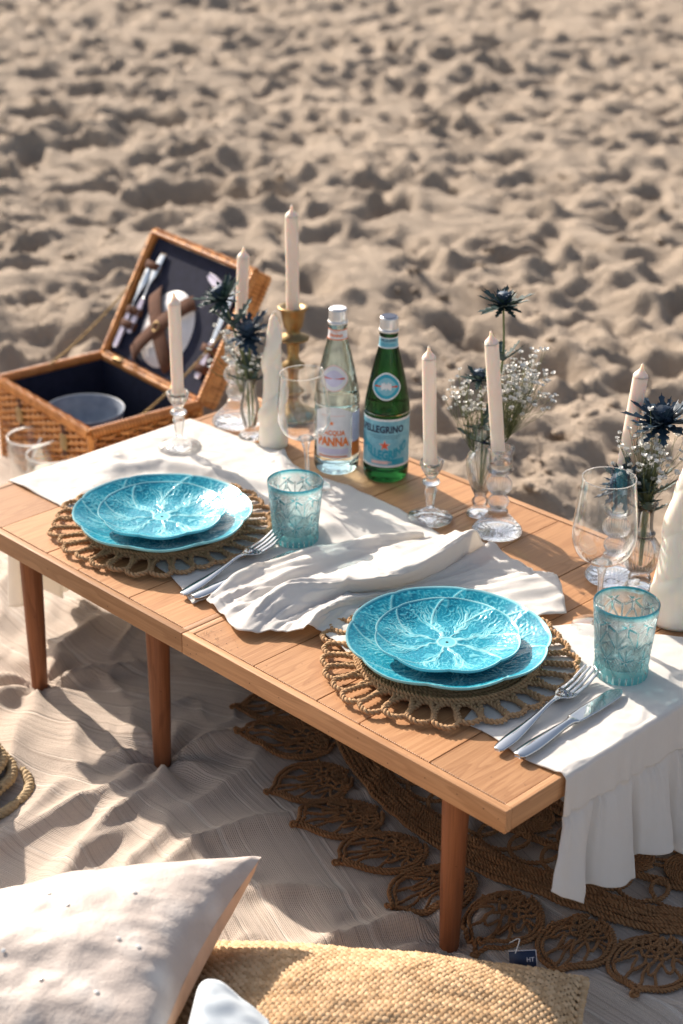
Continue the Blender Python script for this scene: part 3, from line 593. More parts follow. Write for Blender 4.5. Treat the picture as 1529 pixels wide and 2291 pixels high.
Xr = ex[None]-.0006+.0016*sstep(0, .1, rr)+amp*(bulge-.25)+.0040*gath*np.exp(-rr/.30)*sstep(0, .05, rr)+.006*rr+.0022*rr*fbm(vv*14+0*rr, rr*3+0*vv, 2, 91)
Yr = ey[None]-.010*rr**.9*lean_+(-.034*rr)*np.exp(-(vv/.20)**2)
zbot = np.interp(vv[0], [0, .05, .11, .14, .17, .33, .36, .42, .67, 1], [.168, .140, .104, .108, .124, .086, .120, .112, .060, .052]); zbot = np.convolve(np.pad(zbot, 6, mode='edge'), np.ones(13)/13, 'valid')
Zr = ez[None]-rr*(ez-zbot)[None]+.0004*gath*(1-rr)**3
ruf = obj('ruffle', MB().grid(np.stack([Xr, Yr, Zr], -1)-np.array(lc)), M_LINEN, tm); s = ruf.modifiers.new('thickness', 'SOLIDIFY'); s.thickness = .0009

# ================================================================== cutlery
m, nt, b = new_mat('steel'); b.inputs['Base Color'].default_value = rgb(.62, .64, .66); b.inputs['Metallic'].default_value = 1
nt.links.new(ramp(nt, noise(nt, coords(nt), 60, 3), [(.3, (.05,)*3), (.8, (.12,)*3)]), b.inputs['Roughness']); bump(nt, b, noise(nt, coords(nt), 25, 2), .12, .001); M_STEEL = m
def strip(mb, st, th=.0019, n=9):
    """st: (s, half width, z, crown) stations along +Y"""
    st = cr1(np.array(st), 5); c = np.linspace(-1, 1, n); top = []; bot = []
    for s, w, z, k in st:
        top.append(np.c_[c*w, np.full(n, s), z+th/2+k*(1-c**2)]); bot.append(np.c_[c[::-1]*w, np.full(n, s), z-th/2+k*.4*(1-c**2)])
    mb.grid(np.concatenate([np.array(top), np.array(bot)], 1), closev=True); m_ = len(st); base = mb.n-m_*2*n
    mb.F.append(tuple(range(base, base+2*n))[::-1]); mb.F.append(tuple(range(mb.n-2*n, mb.n))); mb.M += [0, 0]
def cutlery(kind, a, b_, label, zs=.0, roll=0):
    d = np.array(b_)-np.array(a); L = float(np.hypot(*d)); t = thing(kind, label, kind, (a[0], a[1], TZ+.004+zs), (0, 0, math.atan2(d[1], d[0])-pi/2), kind+'s lying on the white linen')
    h = MB(); hb = MB()
    if kind == 'fork':
        strip(h, [(0, .0035, .001, .0004), (.006, .0068, .0012, .0009), (.03, .0085, .0018, .0014), (.06, .0062, .003, .0014), (.095, .0032, .0062, .0012), (.118, .0026, .0095, .001), (.135, .0042, .0092, .0002), (.147, .0105, .0066, -.0022), (.157, .0128, .0048, -.003), (.163, .0131, .0045, -.003)], .0021)
        for k in range(4):
            xc = (k-1.5)*.0069; tb_ = MB(); strip(tb_, [(.162, .0028, .0046-.0012+.0010*abs(k-1.5), 0), (.172, .0022, .004+.0006*abs(k-1.5), 0), (.190, .0020, .0058, 0), (.205, .0017, .0092, 0), (L-.002, .0012, .0125, 0), (L, .0006, .013, 0)], .0018, 5)
            for V in tb_.V: V[:, 0] += xc
            obj('tine', tb_, M_STEEL, t)
        obj('handle', h, M_STEEL, t)
    else:
        strip(h, [(0, .004, .003, .0012), (.006, .0082, .003, .002), (.03, .0098, .0032, .0026), (.06, .0080, .0036, .0026), (.09, .0055, .0042, .0028), (.104, .0060, .0044, .0026), (.110, .0088, .0044, .0012)], .0034)
        strip(hb, [(.1102, .0088, .0042, 0), (.125, .0100, .0040, 0), (.16, .0108, .0036, 0), (.19, .0102, .0034, 0), (L-.008, .0068, .0032, 0), (L, .0012, .0032, 0)], .0016)
        obj('handle', h, M_STEEL, t); obj('blade', hb, M_STEEL, t)
cutlery('fork', (-.0737, .0631), (-.1083, .2782), 'steel fork lying beside the turquoise tumbler nearer the water bottles', .002)
cutlery('knife', (-.0536, .0654), (-.054, .2718), 'steel knife half covered by the crumpled middle cloth', .002)
cutlery('fork', (.479, .0817), (.4514, .3005), 'steel fork lying on the ruffled runner beside the plates', .001)
cutlery('knife', (.5058, .0865), (.500, .2965), 'steel knife on the ruffled runner in front of the turquoise tumbler', .001)
# ================================================================== glass and candles
GL_CLEAR = m_glass('clear_glass', (.99, .993, .993), .34, 1.50, sparkle=.018); GL_RIB = m_glass('ribbed_glass', (.99, .993, .993), .32, 1.48, sparkle=.022)
GL_RIM = m_glass('rim_glass', (1, 1, 1), .1, 1.7, sparkle=.35); GL_WRIM = m_glass('wine_rim_glass', (1, 1, 1), .15, 1.6, sparkle=.14); GL_THIN = m_thin('thin_glass'); GL_VASE = m_glass('vase_glass', (.985, .988, .985), .18, 1.46, sparkle=.015)  # both rim glasses are whitened in place of sun glints
WAX = m_noisy('ivory_wax', (.83, .735, .62), (.87, .78, .67), 25, .42, .06, .0006, spec=.4, sss=.6); WICK = m_plain('waxed_wick', (.80, .70, .60), .6)
WAXP = m_noisy('cream_wax', (.86, .79, .67), (.90, .83, .72), 18, .38, .08, .0008, spec=.45, sss=.6)
BRASS = m_noisy('old_brass', (.25, .165, .075), (.38, .27, .13), 30, .38, .15, .0006, metal=1)
def holder_cut(name, label, x, y, s=1.0, n=10, rot=0):
    """moulded glass candlestick: scalloped saucer foot, facetted stem, ring, lobed cup"""
    t = thing(name, label, 'candlestick', (x, y, TZ+.0005), (0, 0, rot), 'glass candlesticks')
    sc_ = lambda th, i: (1+.045*np.abs(np.cos(th*n/2))-.02) if i in (1, 2, 3, 4) else (1+0*th)
    foot = MB().lathe(np.array([(.0001, .0035), (.012, .003), (.031, .0), (.0345, .0025), (.0345, .005), (.031, .0078), (.019, .010), (.013, .0145), (.0075, .019), (.0062, .021), (.0001, .021)])*s, 80, lambda th, i: (1+.05*(np.abs(np.cos(th*n/2))-.6)) if i in (2, 3, 4, 5) else ((1+.09*np.cos(th*n)) if i in (6, 7) else 1+0*th))
    sharp(obj('foot', foot, GL_CLEAR, t), 40)
    fac = lambda th, i: np.cos(pi/8)/np.cos((th % (pi/4))-pi/8)
    stem = MB().lathe(np.array([(.0001, .0212), (.0058, .0212), (.0064, .026), (.0088, .044), (.0100, .049), (.0085, .054), (.0050, .0575), (.0001, .0575)])*s, 48, fac); sharp(obj('stem', stem, GL_CLEAR, t), 15)
    ring = MB().lathe(np.array([(.0001, .0577), (.006, .0578), (.0125, .0605), (.0138, .0635), (.0125, .0665), (.0065, .0690), (.0001, .0690)])*s, 48); obj('ring', ring, GL_CLEAR, t)
    lob = lambda th, i: (1+.05*np.cos(th*8)) if 1 < i < 6 else 1+0*th
    cup = MB().lathe(np.array([(.0001, .0692), (.0055, .0692), (.0085, .074), (.0150, .086), (.0182, .0955), (.0170, .0985), (.0150, .0975), (.0120, .089), (.0108, .080), (.0001, .0798)])*s, 64, lob); obj('cup', cup, GL_CLEAR, t)
    return .0800*s
def holder_bell(name, label, x, y, s=1.0, rot=0, n=28):
    """moulded glass candlestick: fluted bell foot, two ribbed balls, turned cup"""
    t = thing(name, label, 'candlestick', (x, y, TZ+.0005), (0, 0, rot), 'glass candlesticks'); rib = lambda th, i: 1+.035*np.cos(th*n)
    foot = MB().lathe(np.array([(.0001, .006), (.02, .004), (.0345, .0), (.0372, .0015), (.0372, .0035), (.034, .008), (.025, .018), (.0155, .0285), (.0138, .031), (.0150, .0335), (.0140, .036), (.008, .0375), (.0001, .0375)])*s, 168, lambda th, i: (1+.035*np.cos(th*n)) if 4 < i < 8 else 1+0*th); obj('foot', foot, GL_RIB, t)
    def ball(z0, z1, r, nm):
        a_ = np.linspace(-1.25, 1.25, 11); p = [(.0001, z0)]+[(r*np.cos(q), (z0+z1)/2+(z1-z0)/2*np.sin(q)/np.sin(1.25)) for q in a_]+[(.0001, z1)]; obj(nm, MB().lathe(np.array(p)*s, 168, rib), GL_RIB, t)
    ball(.0377, .0610, .0150, 'ball'); ball(.0612, .0905, .0185, 'ball')
    cup = MB().lathe(np.array([(.0001, .0907), (.009, .0907), (.0135, .094), (.0180, .0975), (.0195, .1015), (.0180, .105), (.0165, .108), (.0168, .125), (.0195, .132), (.0190, .135), (.0165, .1345), (.0130, .128), (.0125, .110), (.0001, .1095)])*s, 64); obj('cup', cup, GL_CLEAR, t)
    return .110*s
def candle(label, x, y, z, L, r=.0103, tilt=(0, 0)):
    t = thing('dinner_candle', label, 'candle', (x, y, TZ+z), (tilt[0], tilt[1], 0), 'ivory dinner candles')
    L -= .012
    p = cr1(np.array([(.0001, 0), (r*.97, 0), (r*.98, L*.2), (r, L*.6), (r, L-.012), (r*1.01, L-.0070), (r*.97, L-.0045), (r*.84, L-.0022), (r*.60, L+.0004), (r*.37, L+.0034), (r*.23, L+.0070), (r*.18, L+.0108), (.0001, L+.0112)]), 4); p[:, 0] = np.clip(p[:, 0], .0001, r*1.02); p[:, 1] = np.maximum(p[:, 1], 0)
    obj('shaft', MB().lathe(p, 40), WAX, t); obj('wick', MB().lathe([(.0001, L+.002), (.0011, L+.002), (.0011, L+.0112), (.0008, L+.0128), (.0001, L+.013)], 10), WICK, t)
# tilt helper: lean so that the tip moves lat metres along the direction (dx, dy)
def lean(dx, dy, L): return (-dy/L, dx/L)
cA = holder_cut('glass_candlestick', 'clear glass candlestick with saucer foot standing on white linen near the wicker hamper', -.4807, .3994, 1.02)
candle('ivory candle in the glass candlestick on the white linen near the hamper', -.4805, .3997, cA, .269-cA, tilt=lean(-.001, -.001, .17))
cC = holder_cut('glass_candlestick', 'clear glass candlestick with scalloped saucer foot beside the green bottle', -.0088, .498, .99, rot=.2)
candle('ivory candle in the scalloped glass candlestick just right of the green bottle', -.0100, .4968, cC, .279-cC, tilt=lean(-.006, -.006, .19))
cD = holder_bell('glass_candlestick', 'clear glass candlestick with fluted bell foot in front of the ribbed bud vase', .0887, .54, 1.02)
candle('slightly leaning ivory candle in the bell footed candlestick in front of a bud vase', .087, .5383, cD, .318-cD, .0103, lean(-.015, -.0152, .20))
cE = holder_bell('glass_candlestick', 'clear glass candlestick with bell foot behind the wine glass by the ruffled runner', .2984, .546, 1.05, .3)
candle('ivory candle leaning right in the candlestick behind the wine glass by the ruffled runner', .2970, .5447, cE, .324-cE, .0103, lean(.012, .012, .20))
cB = holder_bell('glass_candlestick', 'clear glass candlestick with stacked balls behind the bud vase at the hamper end', -.4996, .5441, 1.16, .5)
candle('ivory candle standing behind the thistles at the hamper end of the table', -.495, .549, cB, .312-cB, .0102, lean(.006, .006, .18))
t = thing('brass_candlestick', 'tall turned brass candlestick behind the first wine glass', 'candlestick', (-.4522, .6320, TZ))
prof = [(.0001, 0), (.042, 0), (.044, .004), (.040, .009), (.022, .016), (.012, .026), (.010, .036), (.014, .044), (.019, .048), (.014, .053), (.0095, .060), (.0085, .075), (.0105, .088), (.0195, .094), (.0205, .097), (.012, .103), (.0095, .112), (.0115, .135), (.0125, .138), (.0270, .143), (.0275, .146), (.0130, .152), (.0110, .158), (.0165, .166), (.0190, .180), (.0215, .193), (.0255, .197), (.0255, .2)]
obj('stem', MB().lathe(prof, 56), BRASS, t); obj('cup', MB().lathe([(.0255, .2002), (.0240, .2012), (.0150, .198), (.0120, .190), (.0118, .178), (.0001, .178)], 56), BRASS, t)
candle('tallest ivory candle in the turned brass candlestick', -.4524, .6318, .1785, .374-.1785, .0111, lean(-.002, -.001, .19))
t = thing('brass_candlestick', 'small brass candlestick half hidden behind the big twisted candle', 'candlestick', (.402, .555, TZ)); obj('foot', MB().lathe([(.0001, 0), (.030, 0), (.031, .003), (.024, .008), (.021, .018), (.024, .026), (.020, .034), (.009, .041), (.0085, .052), (.0001, .052)], 48), BRASS, t)
obj('cup', MB().lathe([(.0001, .0522), (.010, .0522), (.014, .058), (.015, .066), (.012, .066), (.011, .060), (.0001, .060)], 40), BRASS, t)
def twisted(label, x, y, H, R, turns, ph=0, rot=0, am=1.0):
    t = thing('twisted_candle', label, 'candle', (x, y, TZ), (0, 0, rot), 'twisted cream pillar candles')
    nz, nt_ = 150, 72; z = np.linspace(0, 1, nz)[:, None]; th = (np.arange(nt_)*2*pi/nt_)[None]
    env = np.interp(z, [0, .02, .06, .25, .55, .85, .97, 1], [.93, 1, 1, .93, .74, .50, .28, .06])
    w = th-turns*2*pi*z**.9-ph; lob = np.abs(np.cos(w)); tw = am*sstep(.10, .3, z)
    r = R*env*(1+tw*(.15*(lob**.6)-.12)); off = R*env*.14*tw; cx = off*np.cos(turns*2*pi*z**.9+ph); cy_ = off*np.sin(turns*2*pi*z**.9+ph)
    G = np.stack([r*np.cos(th)+cx, r*np.sin(th)+cy_, np.broadcast_to(z*H, r.shape)], -1)
    mb = MB().grid(G, closev=True, flip=True); mb.F.append(tuple(range(nt_))[::-1]); mb.F.append(tuple(range((nz-1)*nt_, nz*nt_))); mb.M += [0, 0]; obj('body', mb, WAXP, t)
    obj('wick', MB().tube(smoothpath([(0, 0, H-.004), (.0008, 0, H+.003), (.0035, .001, H+.006), (.006, .002, H+.0055)], 4), .0011, 6), WICK, t)
twisted('twisted cream pillar candle between the bud vase and the first wine glass', -.3845, .5233, .228, .0245, 2.3, .4, 0, 1.35)
twisted('big twisted cream pillar candle at the ruffled end of the table', .432, .512, .235, .0400, 1.9, 2.2, 0, .62)
# tumblers
def m_tint():
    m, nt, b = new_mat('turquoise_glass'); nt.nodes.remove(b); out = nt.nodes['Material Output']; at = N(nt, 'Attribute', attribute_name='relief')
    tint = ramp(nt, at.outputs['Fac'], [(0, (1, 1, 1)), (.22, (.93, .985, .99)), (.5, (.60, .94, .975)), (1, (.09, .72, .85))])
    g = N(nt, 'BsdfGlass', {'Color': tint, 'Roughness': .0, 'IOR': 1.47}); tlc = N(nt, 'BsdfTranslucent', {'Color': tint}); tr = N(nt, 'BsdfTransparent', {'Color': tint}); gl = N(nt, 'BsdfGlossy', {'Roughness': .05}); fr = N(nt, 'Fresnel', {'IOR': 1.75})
    a_ = N(nt, 'MixShader', {0: fr.outputs[0], 1: tr.outputs[0], 2: gl.outputs[0]}); mx = N(nt, 'MixShader', {0: .22, 1: a_.outputs[0], 2: g.outputs[0]}); fz = ramp(nt, at.outputs['Fac'], [(.0, (.55,)*3), (.10, (.10,)*3)]); dfu = N(nt, 'BsdfDiffuse', {'Color': (.95, .98, 1, 1)}); tlm = N(nt, 'MixShader', {0: .45, 1: tlc.outputs[0], 2: dfu.outputs[0]}); mx = N(nt, 'MixShader', {0: fz, 1: mx.outputs[0], 2: tlm.outputs[0]}); nt.links.new(mx.outputs[0], out.inputs[0]); return m  # lowest values turn milky white: glints painted onto the cuts
M_TINT = m_tint()
def tumbler(label, x, y, H, R, rot):
    t = thing('tumbler', label, 'glass', (x, y, TZ+.0015), (0, 0, rot), 'turquoise cut glass tumblers')
    nz, nt_ = 150, 392; z = np.linspace(0, 1, nz)[:, None]; th = (np.arange(nt_)*2*pi/nt_)[None]
    r0 = R*(.80+.20*z**1.15); npan = 9; w = 2*pi/npan; a = ((th+w/2) % w)-w/2; a2 = (th % w)-w/2; asp = H/R
    rel = np.zeros((nz, nt_))
    # fans in the upper half, star bursts below, hatched diamonds between; each cut has a painted white glint beside a deep side
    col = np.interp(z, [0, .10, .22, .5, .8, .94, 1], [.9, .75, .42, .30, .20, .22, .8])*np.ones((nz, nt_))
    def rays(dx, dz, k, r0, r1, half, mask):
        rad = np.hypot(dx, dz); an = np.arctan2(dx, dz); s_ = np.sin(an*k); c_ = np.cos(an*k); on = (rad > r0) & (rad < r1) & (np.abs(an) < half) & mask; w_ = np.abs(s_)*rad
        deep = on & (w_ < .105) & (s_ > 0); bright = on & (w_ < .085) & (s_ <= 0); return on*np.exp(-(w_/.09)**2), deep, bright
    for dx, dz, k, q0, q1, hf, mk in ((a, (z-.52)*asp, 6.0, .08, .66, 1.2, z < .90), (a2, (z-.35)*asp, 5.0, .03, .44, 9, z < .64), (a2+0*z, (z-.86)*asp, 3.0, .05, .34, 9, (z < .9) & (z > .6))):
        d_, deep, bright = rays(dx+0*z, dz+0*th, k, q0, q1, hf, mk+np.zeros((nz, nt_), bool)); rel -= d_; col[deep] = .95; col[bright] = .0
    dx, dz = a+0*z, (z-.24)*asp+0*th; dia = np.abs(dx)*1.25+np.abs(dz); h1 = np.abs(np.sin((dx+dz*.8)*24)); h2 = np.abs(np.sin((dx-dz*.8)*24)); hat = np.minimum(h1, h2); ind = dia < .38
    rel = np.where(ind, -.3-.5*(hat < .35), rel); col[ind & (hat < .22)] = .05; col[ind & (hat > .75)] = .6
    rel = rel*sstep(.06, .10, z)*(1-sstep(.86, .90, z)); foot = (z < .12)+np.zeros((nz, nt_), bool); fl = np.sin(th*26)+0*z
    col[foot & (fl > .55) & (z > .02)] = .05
    r = r0+rel*.0026+.0012*np.abs(np.cos(th*13))*foot*(z > .01)
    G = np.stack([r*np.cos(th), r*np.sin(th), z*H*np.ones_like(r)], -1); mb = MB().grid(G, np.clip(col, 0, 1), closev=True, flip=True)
    mb.F.append(tuple(range(nt_))[::-1]); mb.M.append(0)
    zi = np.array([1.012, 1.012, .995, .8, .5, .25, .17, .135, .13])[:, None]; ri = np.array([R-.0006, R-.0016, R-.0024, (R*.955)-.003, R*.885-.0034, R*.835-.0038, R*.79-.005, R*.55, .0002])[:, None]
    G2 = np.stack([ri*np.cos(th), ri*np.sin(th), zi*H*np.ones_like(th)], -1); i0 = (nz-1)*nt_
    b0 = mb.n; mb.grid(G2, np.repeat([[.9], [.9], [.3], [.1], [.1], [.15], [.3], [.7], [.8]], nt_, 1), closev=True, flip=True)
    I = np.arange(nt_); mb.F += np.stack([i0+np.roll(I, -1), b0+np.roll(I, -1), b0+I, i0+I], -1).tolist(); mb.M += [0]*nt_
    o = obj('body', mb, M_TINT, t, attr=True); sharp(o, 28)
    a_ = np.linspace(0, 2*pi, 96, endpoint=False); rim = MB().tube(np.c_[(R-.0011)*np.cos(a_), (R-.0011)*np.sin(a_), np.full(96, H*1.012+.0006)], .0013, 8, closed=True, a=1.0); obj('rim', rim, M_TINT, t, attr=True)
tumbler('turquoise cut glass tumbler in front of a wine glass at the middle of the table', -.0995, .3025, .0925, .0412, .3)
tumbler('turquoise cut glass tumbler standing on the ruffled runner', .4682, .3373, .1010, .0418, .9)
def wineglass(label, x, y, H, R, tilt=(0, 0)):
    t = thing('wine_glass', label, 'wine glass', (x, y, TZ+.0015), (tilt[0], tilt[1], 0), 'clear wine glasses'); zb = H*.435
    hb = H-zb; p = [(.0002, 0), (.25, .004), (.55, .05), (.82, .13), (.97, .25), (1.0, .34), (.985, .48), (.93, .68), (.86, .88), (.82, 1.0)]
    o_ = cr1(np.array([(q[0]*R, zb+q[1]*hb) for q in p]), 5); i_ = o_[::-1].copy(); i_[:, 0] = np.maximum(i_[:, 0]-.0007, .0001); i_[:, 1] += np.where(i_[:, 0] < R*.9, .0012*(1-np.clip((i_[:, 1]-zb)/hb, 0, 1)), 0)
    obj('bowl', MB().lathe(o_, 72), GL_THIN, t); a_ = np.linspace(0, 2*pi, 72, endpoint=False); obj('rim', MB().tube(np.c_[.82*R*np.cos(a_), .82*R*np.sin(a_), np.full(72, H)], .00055, 6, closed=True), GL_WRIM, t)
    obj('stem', MB().lathe([(.0001, .0062), (.009, .0062), (.0050, .012), (.0036, .022), (.0034, zb*.6), (.0042, zb*.8), (.0075, zb*.95), (.0135, zb+.0015), (.011, zb+.0035), (.0001, zb+.0035)], 28), GL_CLEAR, t)
    obj('foot', MB().lathe([(.0001, 0), (.034, 0), (.0348, .0006), (.034, .0014), (.020, .0025), (.0088, .0060), (.0001, .0060)], 64), GL_THIN, t)
wineglass('empty wine glass in front of the brass candlestick', -.2155, .4412, .1945, .0412, lean(-.0075, -.0075, .19))
wineglass('empty wine glass in front of the glass candlestick beside the thistle vase by the ruffle', .3735, .412, .2200, .0425, (0, 0))

# ================================================================== water bottles
def m_fill(name, tint, mix, bs): return m_glass(name, tint, mix, 1.40, 0, bs)
BG = m_fill('green_bottle_glass', (.17, .40, .21), .5, 45); BCl = m_fill('pale_bottle_glass', (.84, .955, .965), .42, 45)
CAP = m_noisy('cap_metal', (.62, .62, .63), (.74, .74, .75), 80, .32, .05, .0004, metal=.85)
L_WHITE = m_plain('label_white', (.74, .73, .76), .55); L_BLUE = m_noisy('label_blue', (.15, .41, .53), (.26, .53, .62), 90, .5, 0); L_NAVY = m_plain('label_navy', (.012, .028, .075), .5); L_TEAL = m_plain('label_teal', (.015, .33, .47), .5)
L_RED = m_plain('label_red', (.80, .10, .03), .5); L_ORANGE = m_plain('label_orange', (.82, .20, .025), .5); L_LILAC = m_plain('label_lilac', (.62, .58, .74), .55); L_PINK = m_plain('label_pink', (.80, .52, .48), .55)
BPROF = [(.0001, .004), (.020, .003), (.031, .0), (.0350, .003), (.0372, .010), (.0374, .024), (.0370, .028), (.0370, .116), (.0374, .119), (.0366, .130), (.0346, .143), (.0322, .156), (.0288, .174), (.0250, .191), (.0216, .206), (.0178, .220), (.0150, .232), (.0144, .244), (.0142, .252), (.0001, .252)]
def brad(z):
    q = np.array(BPROF[4:-1]); return np.interp(z, q[:, 1], q[:, 0])
def text_pts(txt, size, bold=0.0):
    cu = bpy.data.curves.new('lettering', 'FONT'); cu.body = txt; cu.size = size; cu.align_x = 'CENTER'; cu.align_y = 'CENTER'; cu.offset = bold; cu.resolution_u = 2; cu.fill_mode = 'FRONT'
    o = bpy.data.objects.new('lettering', cu); COL.objects.link(o); dg = bpy.context.evaluated_depsgraph_get(); me = o.evaluated_get(dg).to_mesh()
    V = np.array([v.co[:] for v in me.vertices]); F = [list(p.vertices) for p in me.polygons]; o.to_mesh_clear(); bpy.data.objects.remove(o); bpy.data.curves.remove(cu); return V, F
def wrap(V, off, phi, z, sx=1.0, sy=1.0, arc=0.0):
    """bend flat points (x along the girth, y up) round the bottle; phi is the facing angle"""
    zz = z+V[:, 1]*sy+arc*(V[:, 0]*sx)**2; r = brad(zz)+off; a = phi+V[:, 0]*sx/np.maximum(brad(z), .01); return np.c_[r*np.cos(a), r*np.sin(a), zz]
def patch(w, h, phi, z, off, n=40, m_=8, shape=None):
    u = np.linspace(-.5, .5, n); v = np.linspace(-.5, .5, m_); U, V = np.meshgrid(u, v, indexing='ij'); P = np.c_[(U*w).ravel(), (V*h).ravel()]
    if shape: P = shape(P)
    Q = wrap(P, off, phi, z).reshape(n, m_, 3); return MB().grid(Q, flip=False)
def disc(pts, phi, z, off, rings=6):
    pts = np.array(pts); n = len(pts); G = np.array([pts*s for s in np.linspace(.02, 1, rings)]); Q = wrap(G.reshape(-1, 2), off, phi, z).reshape(rings, n, 3); return MB().grid(Q, closev=True)
def oval(w, h, n=40, lemon=1.0):
    a_ = np.arange(n)*2*pi/n; return np.c_[w/2*np.cos(a_), h/2*np.sin(a_)*(1+.0*lemon)]*(1+.07*np.cos(a_*2)**2*np.sign(lemon))[:, None]
def lettering(t, txt, size, phi, z, off, mat_, bold=0, sx=1, sy=1, arc=0, dx=0):
    V, F = text_pts(txt, size, bold); V[:, 0] += dx/sx; mb = MB(); mb.add(wrap(V, off, phi, z, sx, sy, arc), F); return obj('lettering', mb, mat_, t, smooth=False)
def bottle(label, x, y, glass, phi, top, capm, s=1.0):
    t = thing('water_bottle', label, 'bottle', (x, y, TZ)); t.scale = (s, s, s)
    mb = MB().lathe(cr1(np.array(BPROF), 3), 72); obj('body', mb, glass, t)
    kn = lambda th, i: (1+.012*np.cos(th*40)) if i in (3, 4) else 1+0*th
    obj('cap', MB().lathe([(.0001, .2521), (.0156, .2521), (.0164, .254), (.0164, .2565), (.0147, .257), (.0147, .2585), (.0152, .2600), (.0147, .2615), (.0147, .2745), (.0138, .2770), (.0001, .2776)], 80, lambda th, i: (1+.010*np.cos(th*40)) if i in (7, 8) else 1+0*th), CAP, t)
    a_ = np.arange(40)*2*pi/40; obj('cap_disc', MB().add(np.r_[[[0, 0, .2782]], np.c_[.0130*np.cos(a_), .0130*np.sin(a_), np.full(40, .2779)]], [(0, i+1, (i+1) % 40+1) for i in range(40)]), capm, t)
    return t
PHC = math.radians(-45)           # labels are turned towards the sitters
t = bottle('green glass water bottle with a blue label and red star', -.1715, .5703, BG, PHC, 0, L_NAVY, .965)
ph = PHC-.10
obj('label', patch(.150, .080, ph, .0715, .0003), L_BLUE, t)
for z_ in (.0310, .1120): obj('label_border', patch(.150, .0036, ph, z_, .0006, 40, 3), L_WHITE, t)
lettering(t, 'S.PELLEGRINO', .0165, ph, .0955, .0008, L_NAVY, .0006, .78, 1, dx=-.0085)
for z_, w_ in ((.0855, .056), (.0830, .050), (.0805, .044)): obj('rule', patch(w_, .0004, ph, z_, .0006, 20, 2), L_NAVY, t)
st = lambda r: [(r*(1 if k % 2 == 0 else .40)*math.sin(k*pi/5), r*(1 if k % 2 == 0 else .40)*math.cos(k*pi/5)) for k in range(10)]
obj('star_edge', disc(st(.0105), ph, .0680, .0006, 4), L_PINK, t, smooth=False); obj('star', disc(st(.0080), ph, .0680, .0009, 4), L_RED, t, smooth=False)
lettering(t, 'S.PELLEGRINO', .0215, ph, .0500, .0007, L_TEAL, .0010, .64, 1.0, 12, dx=-.004)
obj('label_block', patch(.030, .0100, ph+.55, .0390, .0007, 14, 3), L_TEAL, t); obj('label_strip', patch(.034, .0055, ph-.15, .0380, .0007, 14, 3), L_PINK, t)
obj('medallion_edge', disc(oval(.046, .042), ph, .168, .0004), L_WHITE, t); obj('medallion', disc(oval(.041, .037), ph, .168, .0008), L_TEAL, t); obj('medallion_ring', disc(oval(.030, .027), ph, .168, .0011), L_BLUE, t)
for k in range(5): obj('emblem', disc([(q[0]+(k-2)*.0034, q[1]+.0015*(k % 2)) for q in oval(.0030, .0120, 10)], ph, .168, .0014, 3), L_WHITE, t)
for sg in (-1, 1): obj('emblem', disc([(q[0]+sg*.0175, q[1]) for q in st(.0018)], ph, .168, .0014, 3), L_RED, t)
obj('neck_label', patch(.086, .0175, ph, .2365, .0004, 40, 5), L_BLUE, t)
for z_ in (.2288, .2446): obj('label_border', patch(.086, .0016, ph, z_, .0008, 40, 2), L_WHITE, t)
lettering(t, 'S.PELLEGRINO', .0056, ph, .2405, .0008, L_NAVY, .0001, .8); lettering(t, 'S.PELLEGRINO', .0050, ph, .2335, .0008, L_TEAL, .0001, .8)
t = bottle('clear glass water bottle with a white label and orange lettering', -.2475, .5345, BCl, PHC, 0, L_WHITE, .975)
ph = PHC-.18
obj('label', patch(.064, .080, ph, .0710, .0003, 30, 10, lambda P: np.c_[P[:, 0], P[:, 1]+np.where(P[:, 1] > .0, (P[:, 1]/.03)*.0075*(1-(P[:, 0]/.03)**2), 0)]), L_WHITE, t)
lettering(t, 'ACQUA', .0120, ph, .0760, .0008, L_ORANGE, .0004, .80, dx=.003); lettering(t, 'PANNA', .0205, ph, .0600, .0008, L_ORANGE, .0009, .76, dx=.000)
obj('emblem', disc(st(.0046), ph-.05, .0930, .0007, 3), L_ORANGE, t, smooth=False); obj('label_band', patch(.052, .010, ph, .0435, .0006, 20, 3), L_LILAC, t); obj('label_rule', patch(.050, .0020, ph, .0345, .0007, 20, 2), L_ORANGE, t); obj('label_rule', patch(.040, .0010, ph, .1060, .0007, 20, 2), L_PINK, t)
obj('side_label', patch(.026, .076, ph+1.25, .0710, .0003, 16, 4), L_LILAC, t); obj('side_block', patch(.024, .024, ph+1.22, .0450, .0007, 12, 3), L_ORANGE, t)
obj('medallion_edge', disc(oval(.044, .040), ph, .168, .0004), L_PINK, t); obj('medallion', disc(oval(.041, .037), ph, .168, .0007), L_WHITE, t); obj('medallion_ring', disc(oval(.028, .025), ph, .168, .0010), L_LILAC, t)
for sg in (-1, 1): obj('emblem', disc([(q[0]+sg*.0165, q[1]) for q in st(.0016)], ph, .168, .0014, 3), L_RED, t)
obj('neck_label', patch(.086, .0175, ph, .2365, .0004, 40, 5), L_WHITE, t)
for z_ in (.2290, .2445): obj('label_border', patch(.086, .0015, ph, z_, .0008, 40, 2), L_ORANGE, t)
lettering(t, 'ACQUA', .0036, ph, .2415, .0008, L_ORANGE, 0, .9); lettering(t, 'PANNA', .0078, ph, .2352, .0008, L_ORANGE, .0002, .85)

